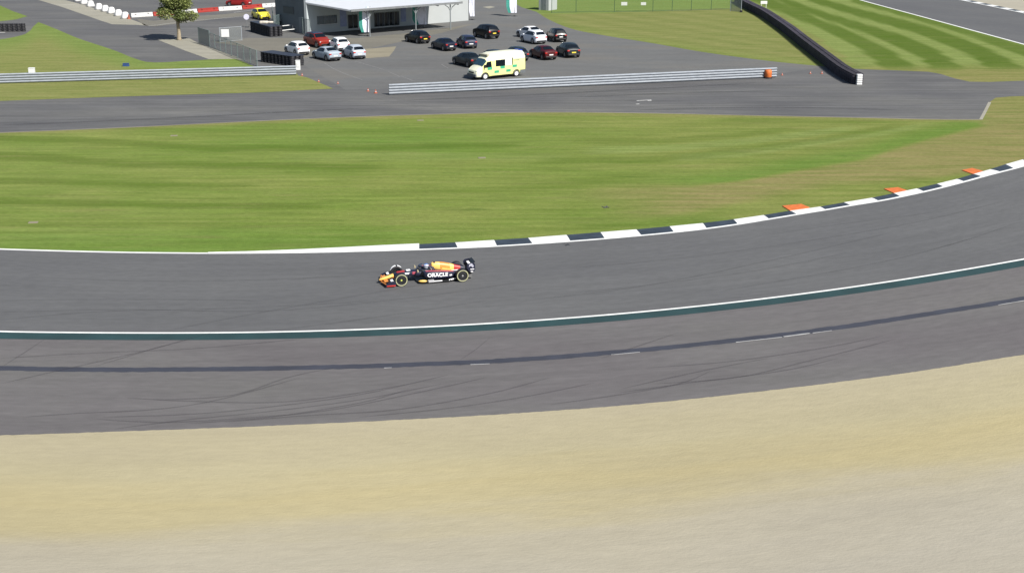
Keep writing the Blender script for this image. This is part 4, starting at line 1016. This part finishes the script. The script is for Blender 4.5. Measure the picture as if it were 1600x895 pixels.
# ------------------------------------------------------------------ tree
random.seed(11)
tr = empty('tree', G(280,63), 0, 'bushy round-crowned tree on the pavement left of the mesh gate', 'tree')
m = MB(); m.smooth = True
m.tube([(0,0,-.05),(0,0,.25),(.03,0,1.2),(-.03,0,2.4),(0,.05,3.6),(0,0,5.4)], [.42,.30,.25,.22,.15,.05], 10)
lobes = []
for k in range(16):
    a = k*2.4; rr = 2.25*math.sqrt((k%8+.5)/8); z = 3.1 + 3.6*((k*5)%16)/16; rr *= (1.15 if z < 5 else .75)
    e = Vector((math.cos(a)*rr, math.sin(a)*rr, z)); lobes.append(e)
    m.tube([(0,0,2.0+.12*k), (e.x*.5, e.y*.5, (2.2+.12*k+z)/2), tuple(e)], [.10,.06,.02], 6)
obj('trunk', m, mat('pale_bark', (.24,.20,.14), .9, var=.3), tr)
m = MB()
for i, e in enumerate(lobes):
    m.m = i % 2; r_ = random.uniform(.85,1.3)
    leafball(m, e, r_, 420, .16, .75)
m.m = 0; leafball(m, (0,0,5.0), 2.3, 1400, .16, .85)
obj('crown', m, [leaf_mid, leaf_lt], tr)

# ------------------------------------------------------------------ race car
def race_car():
    rz = R(-165.4); Rm = Matrix.Rotation(rz, 3, 'Z')
    wc = G(627,447.0); loc = wc - Rm @ Vector((0,.80,0)); loc.z = .02
    root = empty('race_car', loc, rz, 'dark blue open-wheel racing car with yellow and red markings on the grey track', 'racing car')
    navy = mat('matt_navy', (.009,.011,.030), .42, var=.1, coat=.15); carbon = mat('carbon', (.010,.011,.013), .45)
    yel = mat('racing_yellow', (.72,.46,.12), .4, var=.08); org = mat('racing_orange', (.62,.22,.04), .4, var=.1); red = mat('racing_red', (.38,.028,.022), .4, var=.1)
    wht = mat('decal_white', (.80,.80,.82), .5, var=.02); pink = mat('magenta_red', (.34,.06,.09), .38, var=.15); ring = mat('tyre_yellow', (.38,.38,.22), .6, var=.15)
    def sec(x, y0, zc, hw, hh, e=.6, n=20):
        out = []
        for k in range(n):
            a = 2*math.pi*k/n; ca, sa = math.cos(a), math.sin(a)
            out.append(Vector((x, y0+math.copysign(abs(ca)**e, ca)*hw, zc+math.copysign(abs(sa)**e, sa)*hh)))
        return out
    def loft(name, sts, mt, e=.6, par=root, label=None):
        m = MB(); m.smooth = True; m.loft([sec(*s_, e) for s_ in sts]); return obj(name, m, mt, par, label=label)
    # nose cone: orange flanks, yellow back
    m = MB(); m.smooth = True
    nst = [(1.14,0,.19,.06,.03),(1.08,0,.21,.12,.06),(.9,0,.255,.145,.075),(.6,0,.32,.155,.095),(.30,0,.39,.17,.115)]
    m.loft([sec(*s_, .7) for s_ in nst])
    for i, f in enumerate(m.f):
        c = [sum(m.v[k][j] for k in f)/len(f) for j in range(3)]; m.mi[i] = 1 if (c[2] > interp([(.3,.41),(.6,.34),(.9,.27),(1.14,.2)], c[0])) else 0
    obj('nose_cone', m, [org, yel], root)
    loft('chassis', [(.31,0,.39,.17,.115),(0,0,.45,.185,.135),(-.5,0,.48,.23,.155),(-.95,0,.47,.31,.17),(-1.3,0,.44,.38,.20),(-1.9,0,.42,.40,.22),(-2.4,0,.40,.36,.22)], navy)
    # red patch on chassis top with white marks
    m = MB(); m.add([(.12,-.10,.583),(.12,.10,.583),(-.34,.14,.628),(-.34,-.14,.628)], [(0,1,2,3)]); o = obj('red_panel', m, red, root); so = o.modifiers.new('s','SOLIDIFY'); so.thickness = .02; so.offset = 1
    m = MB(); m.box((-.55,.0,.655),(.22,.28,.015), Matrix.Rotation(.06,3,'Y')); m.box((-.5,.232,.52),(.36,.012,.09)); obj('white_mark', m, wht, root)
    m = MB(); m.box((-.86,.285,.54),(.24,.03,.15)); obj('pink_mark', m, pink, root, bevel=.02)
    # front wing
    fw = MB()
    for k, (x, z, ch) in enumerate(((1.02,.10,.22),(.86,.14,.20),(.72,.19,.18),(.60,.245,.16))):
        for s_ in (-1, 1):
            pts = [(x-.10*0, s_*.12, z), (x+.02-.10*1, s_*.55, z+.01), (x-.20, s_*.97, z+.03)]
            for a, b in zip(pts, pts[1:]):
                A, B = Vector(a), Vector(b); c_ = Vector((-ch,0,.045+.02*k)); t = Vector((0,0,.018))
                fw.add([A,B,B+c_,A+c_,A+t,B+t,B+c_+t,A+c_+t], [(0,1,2,3),(4,5,6,7),(0,1,5,4),(2,3,7,6),(1,2,6,5),(0,3,7,4)])
    fwo = obj('front_wing', fw, carbon, root)
    for s_ in (-1, 1):
        m = MB(); pts = [(.92,.05),(.88,.22),(.55,.36),(.34,.34),(.32,.06)]; y = s_*.985
        m.add([Vector((x,y,z)) for x,z in pts]+[Vector((x,y+s_*.02,z)) for x,z in pts], [(0,1,2,3,4),(5,6,7,8,9)]+[(i,(i+1)%5,5+(i+1)%5,5+i) for i in range(5)]); e_ = obj('endplate', m, navy, root)
        m = MB(); m.box((.60, y+s_*.025, .10),(.50,.01,.07)); obj('red_patch', m, red, e_)
        m = MB(); m.box((.52, s_*.74,.335),(.14,.40,.012), Matrix.Rotation(.25,3,'Y')); obj('wing_lettering_mark', m, wht, fwo)
        m = MB(); 
        for A, B in (((1.03,s_*.14,.135),(.86,s_*.94,.165)),): 
            m.tube([A,B], .035, 6)
        for k in range(1): m.box((.80, s_*.42,.25),(.22,.46,.012), Matrix.Rotation(.28,3,'Y'))
        obj('orange_flap', m, org, fwo)
    # floor
    m = MB(); fl = [(-.95,.30),(-1.05,.70),(-1.35,.80),(-2.8,.80),(-3.15,.62),(-3.5,.50),(-3.95,.48)]
    pts = fl + [(x,-y) for x,y in fl[::-1]]; n = len(pts)
    m.add([Vector((x,y,.06)) for x,y in pts]+[Vector((x,y,.085)) for x,y in pts], [tuple(range(n))[::-1], tuple(range(n,2*n))]+[(i,(i+1)%n,n+(i+1)%n,n+i) for i in range(n)])
    for s_ in (-1,1): m.box((-2.1, s_*.80,.12),(1.5,.02,.10))
    floor_ = obj('floor', m, carbon, root)
    m = MB(); m.box((-2.05,.815,.13),(.62,.012,.06)); obj('white_floor_mark', m, wht, floor_)
    m = MB(); m.box((-2.95,.735,.15),(.45,.012,.07), Matrix.Rotation(.45,3,'Z')); obj('white_floor_mark', m, wht, floor_)
    for s_ in (-1,1):
        m = MB(); m.smooth = True; m.loft([sec(-1.0,s_*.70,.16,.01,.02,1), sec(-1.10,s_*.74,.165,.05,.06,1), sec(-1.25,s_*.77,.165,.06,.075,1), sec(-1.40,s_*.78,.16,.05,.06,1), sec(-1.5,s_*.78,.155,.01,.02,1)]); obj('yellow_fence_vane', m, yel, root)
        m = MB(); m.box((-1.72, s_*.83,.13),(.30,.015,.10)); m.box((-1.72, s_*.75,.19),(.34,.12,.02)); obj('silver_floor_fence', m, mat('pale_grey_decal', (.42,.42,.44), .5), root)
    # sidepods
    pod = [(-1.30,.50,.56,.13,.12),(-1.40,.53,.50,.22,.18),(-1.8,.50,.44,.27,.23),(-2.3,.48,.41,.27,.22),(-2.75,.40,.37,.25,.20),(-3.15,.27,.34,.22,.17),(-3.6,.14,.32,.18,.14)]
    for s_ in (-1, 1):
        po = loft('sidepod', [(x, s_*y, z, hw, hh) for x,y,z,hw,hh in pod], navy, .45)
        m = MB(); m.box((-1.285, s_*.51,.57),(.02,.22,.15)); obj('inlet', m, black, po)
        # reflection along the top shoulder, painted as a pinkish red streak
        m = MB(); tp = [(-1.45,.60,.685),(-1.8,.60,.678),(-2.3,.58,.638),(-2.75,.50,.578),(-3.1,.38,.52)]
        A = [Vector((x, s_*(y-.10), z+.004)) for x,y,z in tp]; B = [Vector((x, s_*(y+.06), z-.012)) for x,y,z in tp]; k_ = len(tp)
        m.add(A+B, [(i,i+1,k_+i+1,k_+i) for i in range(k_-1)]); q = obj('painted_reflection', m, pink, po); so = q.modifiers.new('s','SOLIDIFY'); so.thickness = .02; so.offset = 0
        # lettering on the flank
        cu = bpy.data.curves.new('lettering', 'FONT'); cu.body = 'ORACLE'; cu.size = .285; cu.extrude = .004; cu.offset = .009; cu.space_character = 1.02
        tob = bpy.data.objects.new('tmp', cu); C.objects.link(tob); dg = bpy.context.evaluated_depsgraph_get()
        me = bpy.data.meshes.new_from_object(tob.evaluated_get(dg)); C.objects.unlink(tob); bpy.data.objects.remove(tob)
        xs = [v_.co.x for v_ in me.vertices]; wid = max(xs)-min(xs); L_ = 1.20
        for v_ in me.vertices:
            tx = (v_.co.x-min(xs))/wid*L_; lx = (-1.52 - tx) if s_ > 0 else (-2.72 + tx)
            side = interp([(a[0], a[1]+a[3]) for a in pod[::-1]], lx); zz = .395 - .045*((-lx-1.52)/1.2) + v_.co.y
            v_.co = Vector((lx, s_*(side + .012 + v_.co.z), zz))
        me.materials.append(wht); t_ = bpy.data.objects.new('lettering', me); C.objects.link(t_); t_.parent = po
        m = MB(); m.box((-2.90, s_*(.60),.36),(.16,.012,.07), Matrix.Rotation(s_*.30,3,'Z')); obj('small_white_mark', m, wht, po)
    # engine cover: yellow front, orange middle, red and navy tail
    ec = [(-1.90,0,.83,.10,.16),(-1.97,0,.82,.14,.20),(-2.25,0,.76,.17,.26),(-2.6,0,.69,.18,.29),(-2.95,0,.61,.16,.28),(-3.3,0,.54,.13,.24),(-3.7,0,.48,.10,.19),(-3.98,0,.44,.07,.13)]
    dense = []
    for i in range(len(ec)-1):
        for k in range(3): t = k/3; dense.append(tuple(ec[i][j]+(ec[i+1][j]-ec[i][j])*t for j in range(5)))
    dense.append(ec[-1])
    m = MB(); m.smooth = True; m.loft([sec(*s_, .85) for s_ in dense])
    for i, f in enumerate(m.f):
        c = [sum(m.v[k][j] for k in f)/len(f) for j in range(3)]
        x, z = c[0], c[2]
        if x > -2.35: mi = 1
        elif x > -2.95: mi = 2 if z > .66 else 1
        elif x > -3.22: mi = 1
        elif x > -3.55: mi = 3 
        else: mi = 0
        if z < .50: mi = 0
        m.mi[i] = mi
    eco = obj('engine_cover', m, [navy, yel, org, red], root)
    m = MB(); m.box((-2.06,0,1.01),(.10,.22,.05)); m.box((-2.06,0,.98),(.04,.04,.06)); obj('roll_hoop_camera', m, black, eco, bevel=.01)
    m = MB(); m.smooth = True; m.lathe([(0,0),(.07,0),(.09,.02)], (-1.965,0,.84), 'x', 16); obj('air_intake', m, black, eco)
    m = MB(); pts = [(-3.0,.80),(-3.5,.80),(-3.75,.70),(-3.85,.55),(-3.3,.66)]
    m.add([Vector((x,.012,z)) for x,z in pts]+[Vector((x,-.012,z)) for x,z in pts], [(0,1,2,3,4),(5,6,7,8,9)]+[(i,(i+1)%5,5+(i+1)%5,5+i) for i in range(5)]); obj('shark_fin', m, navy, eco)
    m = MB(); m.box((-3.32,.18,.50),(.62,.012,.07), Matrix.Rotation(.10,3,'Z')); obj('white_tail_mark', m, wht, eco)
    # cockpit rim, headrest, halo
    m = MB(); m.tube([Vector((-1.45+.42*math.cos(a), .27*math.sin(a), .645)) for a in [2*math.pi*k/20 for k in range(20)]], .045, 8, True); obj('cockpit_rim', m, carbon, root)
    m = MB(); m.add([Vector((-1.45+.40*math.cos(a), .25*math.sin(a), .635)) for a in [2*math.pi*k/20 for k in range(20)]], [tuple(range(20))]); obj('cockpit_floor', m, black, root)
    m = MB(); m.box((-1.90,0,.70),(.22,.40,.16)); obj('headrest', m, mat('cream_pad', (.55,.45,.40), .7), root, bevel=.05)
    m = MB(); m.tube([(-.98,0,.62),(-1.10,0,.78),(-1.16,0,.87)], [.03,.025,.03], 8)
    m.tube([(-1.95,.27,.80),(-1.7,.30,.86),(-1.4,.26,.88),(-1.2,.12,.88),(-1.16,0,.88),(-1.2,-.12,.88),(-1.4,-.26,.88),(-1.7,-.30,.86),(-1.95,-.27,.80)], .032, 8)
    m.tube([(-1.95,.27,.80),(-2.05,.28,.62)], .03, 8); m.tube([(-1.95,-.27,.80),(-2.05,-.28,.62)], .03, 8)
    obj('halo', m, mat('halo_dark_blue', (.02,.03,.06), .3), root)
    for s_ in (-1,1):
        m = MB(); m.box((-1.02, s_*.48,.70),(.06,.20,.10)); m.tube([(-1.02, s_*.30,.60),(-1.02, s_*.42,.68)], .012, 6); obj('mirror', m, mat('gold_mirror', (.45,.38,.22), .3), root, bevel=.015)
    # rear wing
    m = MB()
    for x, z, ch, rise in ((-3.98,.80,.28,.07),(-4.18,.885,.18,.10)):
        A = Vector((x,-.47,z)); B = Vector((x,.47,z)); c_ = Vector((-ch,0,rise)); t = Vector((0,0,.025)); m.add([A,B,B+c_,A+c_,A+t,B+t,B+c_+t,A+c_+t], [(0,1,2,3),(4,5,6,7),(0,1,5,4),(2,3,7,6),(1,2,6,5),(0,3,7,4)])
    rw = obj('rear_wing', m, carbon, root)
    m = MB(); m.box((-4.06,0,.865),(.14,.5,.012), Matrix.Rotation(.25,3,'Y')); obj('wing_mark', m, wht, rw)
    for s_ in (-1,1):
        m = MB(); pts = [(-3.88,.64),(-3.86,.82),(-3.95,.92),(-4.24,.96),(-4.34,.88),(-4.36,.56),(-4.30,.44),(-4.02,.42)]; y = s_*.48; n = len(pts)
        m.add([Vector((x,y,z)) for x,z in pts]+[Vector((x,y+s_*.015,z)) for x,z in pts], [tuple(range(n)), tuple(range(n,2*n))]+[(i,(i+1)%n,n+(i+1)%n,n+i) for i in range(n)]); ep = obj('rear_endplate', m, navy, root)
        m = MB(); pts = [(-3.98,.72),(-4.02,.88),(-4.16,.93),(-4.28,.76),(-4.22,.66),(-4.10,.78)]
        m.add([Vector((x,s_*.50,z)) for x,z in pts], [(0,1,2,5),(2,3,4,5)]); o = obj('bull_emblem_patch', m, mat('grey_emblem', (.38,.38,.46), .5), ep); o.name = 'emblem'; so = o.modifiers.new('s','SOLIDIFY'); so.thickness = .01
        m = MB(); m.box((-4.18, s_*.503,.58),(.22,.01,.045)); m.box((-4.16,s_*.503,.44),(.14,.01,.05)); obj('white_mark', m, wht, ep)
    m = MB()
    for z in (.34,.42): m.box((-4.10,0,z),(.22,.92,.02), Matrix.Rotation(.3,3,'Y'))
    m.tube([(-3.9,0,.4),(-4.05,0,.6),(-4.1,0,.82)], .025, 8); obj('beam_wing', m, carbon, root)
    m = MB(); m.box((-4.02,0,.20),(.35,.9,.22), taper=.8); m.box((-4.22,0,.33),(.04,.07,.12)); obj('diffuser', m, carbon, root)
    # wheels with suspension
    def wheel(x, y, hw, front):
        s_ = 1 if y > 0 else -1; m = MB(); m.smooth = True; r = .36
        m.lathe([(.235,-hw*.8),(.26,-hw*.96),(.33,-hw),(r,-hw*.78),(r+.004,0),(r,hw*.78),(.33,hw),(.26,hw*.96),(.235,hw*.8)], (x,y,r), 'y', 40); wo = obj('wheel', m, rubber, root)
        m = MB(); m.smooth = True; m.lathe([(.288,hw*.985+.004),(.295,hw*.99+.008),(.326,hw+.008),(.333,hw+.003)] if s_ > 0 else [(.288,-hw*.985-.004),(.295,-hw*.99-.008),(.326,-hw-.008),(.333,-hw-.003)], (x,y,r), 'y', 40); obj('tyre_band', m, ring, wo)
        m = MB(); m.lathe([(.245,s_*hw*.82),(.16,s_*hw*.90),(.10,s_*hw*.86),(0,s_*hw*.86)], (x,y,r), 'y', 30); m.lathe([(.245,-s_*hw*.6),(0,-s_*hw*.6)], (x,y,r), 'y', 24); obj('rim_cover', m, carbon, wo)
        m = MB(); m.lathe([(.055,s_*hw*.86),(.05,s_*hw*1.0),(0,s_*hw*1.0)], (x,y,r), 'y', 12); obj('wheel_nut', m, mat('nut_yellow', (.42,.46,.10), .4) if front else mat('nut_grey', (.25,.25,.25), .4), wo)
        if front:
            m = MB(); pp = [Vector((x+math.cos(a)*.375, y, r+math.sin(a)*.375)) for a in [R(20+8*k) for k in range(9)]]
            m.loft([[p+Vector((0,-.07,-.01)), p+Vector((0,.07,-.01)), p+Vector((0,.07,.012)), p+Vector((0,-.07,.012))] for p in pp]); 
            m.loft([[p+Vector((0,-.07,-.01)), p+Vector((0,.07,-.01)), p+Vector((0,.07,.012)), p+Vector((0,-.07,.012))] for p in [Vector((x+math.cos(a)*.375, y, r+math.sin(a)*.375)) for a in [R(100+8*k) for k in range(6)]]]); obj('wheel_deflector', m, wht if s_ < 0 else carbon, root)
    for s_ in (-1,1):
        wheel(0, s_*.80, .15, True); wheel(-3.52, s_*.765, .195, False)
        m = MB()
        for a, b in (((.28,s_*.16,.46),(.02,s_*.68,.50)),((-.35,s_*.20,.50),(-.02,s_*.68,.50)),((.28,s_*.16,.30),(.02,s_*.68,.24)),((-.35,s_*.20,.30),(-.02,s_*.68,.24)),((.05,s_*.16,.50),(.0,s_*.66,.26))): m.tube([a,b], .018, 6)
        obj('front_suspension_arm', m, carbon, root)
        m = MB()
        for a, b in (((-3.1,s_*.14,.42),(-3.5,s_*.60,.48)),((-3.75,s_*.10,.42),(-3.54,s_*.60,.48)),((-3.1,s_*.14,.22),(-3.5,s_*.60,.22)),((-3.75,s_*.10,.22),(-3.54,s_*.60,.22)),((-3.52,0,.34),(-3.52,s_*.6,.36))): m.tube([a,b], .02, 6)
        obj('rear_suspension_arm', m, carbon, root)
    # driver: his own thing, seated low in the cockpit
    dr = empty('person', loc + Rm @ Vector((-1.55,0,.35)), rz, 'racing driver in a white and blue helmet sitting in the racing car cockpit', 'person')
    me = bpy.data.meshes.new('body'); P_ = [(0,0,0),(-.06,0,.16),(-.10,0,.28),(-.06,0,.35),(0,.17,.27),(.14,.24,.17),(.34,.12,.22),(0,-.17,.27),(.14,-.24,.17),(.34,-.12,.22),(.3,.1,.04),(.3,-.1,.04)]
    me.from_pydata(P_, [(0,1),(1,2),(2,3),(2,4),(4,5),(5,6),(2,7),(7,8),(8,9),(0,10),(0,11)], []); bo = bpy.data.objects.new('torso', me); C.objects.link(bo); bo.parent = dr
    sk = bo.modifiers.new('skin','SKIN'); 
    rr = [.15,.15,.10,.06,.075,.055,.04,.075,.055,.04,.08,.08]
    for i, r_ in enumerate(rr): me.skin_vertices[0].data[i].radius = (r_, r_)
    me.skin_vertices[0].data[0].use_root = True
    bo.modifiers.new('s','SUBSURF').levels = 1; me.materials.append(mat('race_suit', (.02,.03,.09), .7))
    m = MB(); m.smooth = True; m.lathe([(0,.145),(.07,.13),(.115,.085),(.132,.02),(.128,-.05),(.11,-.11),(.08,-.13),(0,-.13)], (-.04,0,.475), 'z', 20)
    m.v = [((x+.04)*1.12-.04, y, z) for x,y,z in m.v]
    for i, f in enumerate(m.f):
        cz = sum(m.v[k][2] for k in f)/len(f); m.mi[i] = 1 if cz > .53 else 0
    hl = obj('helmet', m, [mat('helmet_white', (.62,.64,.72), .25), mat('helmet_blue', (.10,.16,.34), .25)], dr)
    m = MB(); m.smooth = True; secs = []
    for k in range(9):
        a = R(-70+17.5*k); secs.append([Vector((-.04+math.cos(a)*.152, math.sin(a)*.138, .455)), Vector((-.04+math.cos(a)*.150, math.sin(a)*.136, .515)), Vector((-.04+math.cos(a)*.13, math.sin(a)*.12, .485))])
    m.loft(secs); obj('visor', m, glass_dark, hl)
race_car()

# ------------------------------------------------------------------ small drone over the grass
dp = G(946,324,3.0); dr = empty('drone', dp, R(20), 'small dark four-rotor drone flying low over the grass above the kerb', 'drone')
dk = mat('drone_carbon', (.035,.037,.042), .5)
dr.scale = (1.25,)*3
m = MB(); m.box((0,0,0),(.20,.07,.05)); m.box((.06,0,.035),(.07,.05,.03)); obj('frame', m, dk, dr, bevel=.01)
m = MB(); m.smooth = True; m.lathe([(0,0),(.018,0),(.022,.02)], (.1,0,0), 'x', 10); obj('lens', m, glass_dark, dr)
for a in (45,135,225,315):
    c_, s_ = math.cos(R(a)), math.sin(R(a)); m = MB(); m.tube([(0,0,0),(c_*.17,s_*.17,.0)], .012, 6); ar = obj('arm', m, dk, dr)
    m = MB(); m.smooth = True; m.lathe([(0,0),(.018,0),(.018,.03),(0,.03)], (c_*.17,s_*.17,0), n=10); obj('motor', m, dk, ar)
    m = MB(); m.box((c_*.17,s_*.17,.035),(.15,.016,.004), Matrix.Rotation(R(a*2+30),3,'Z')); obj('propeller', m, mat('propeller_grey', (.1,.1,.11), .4), ar)
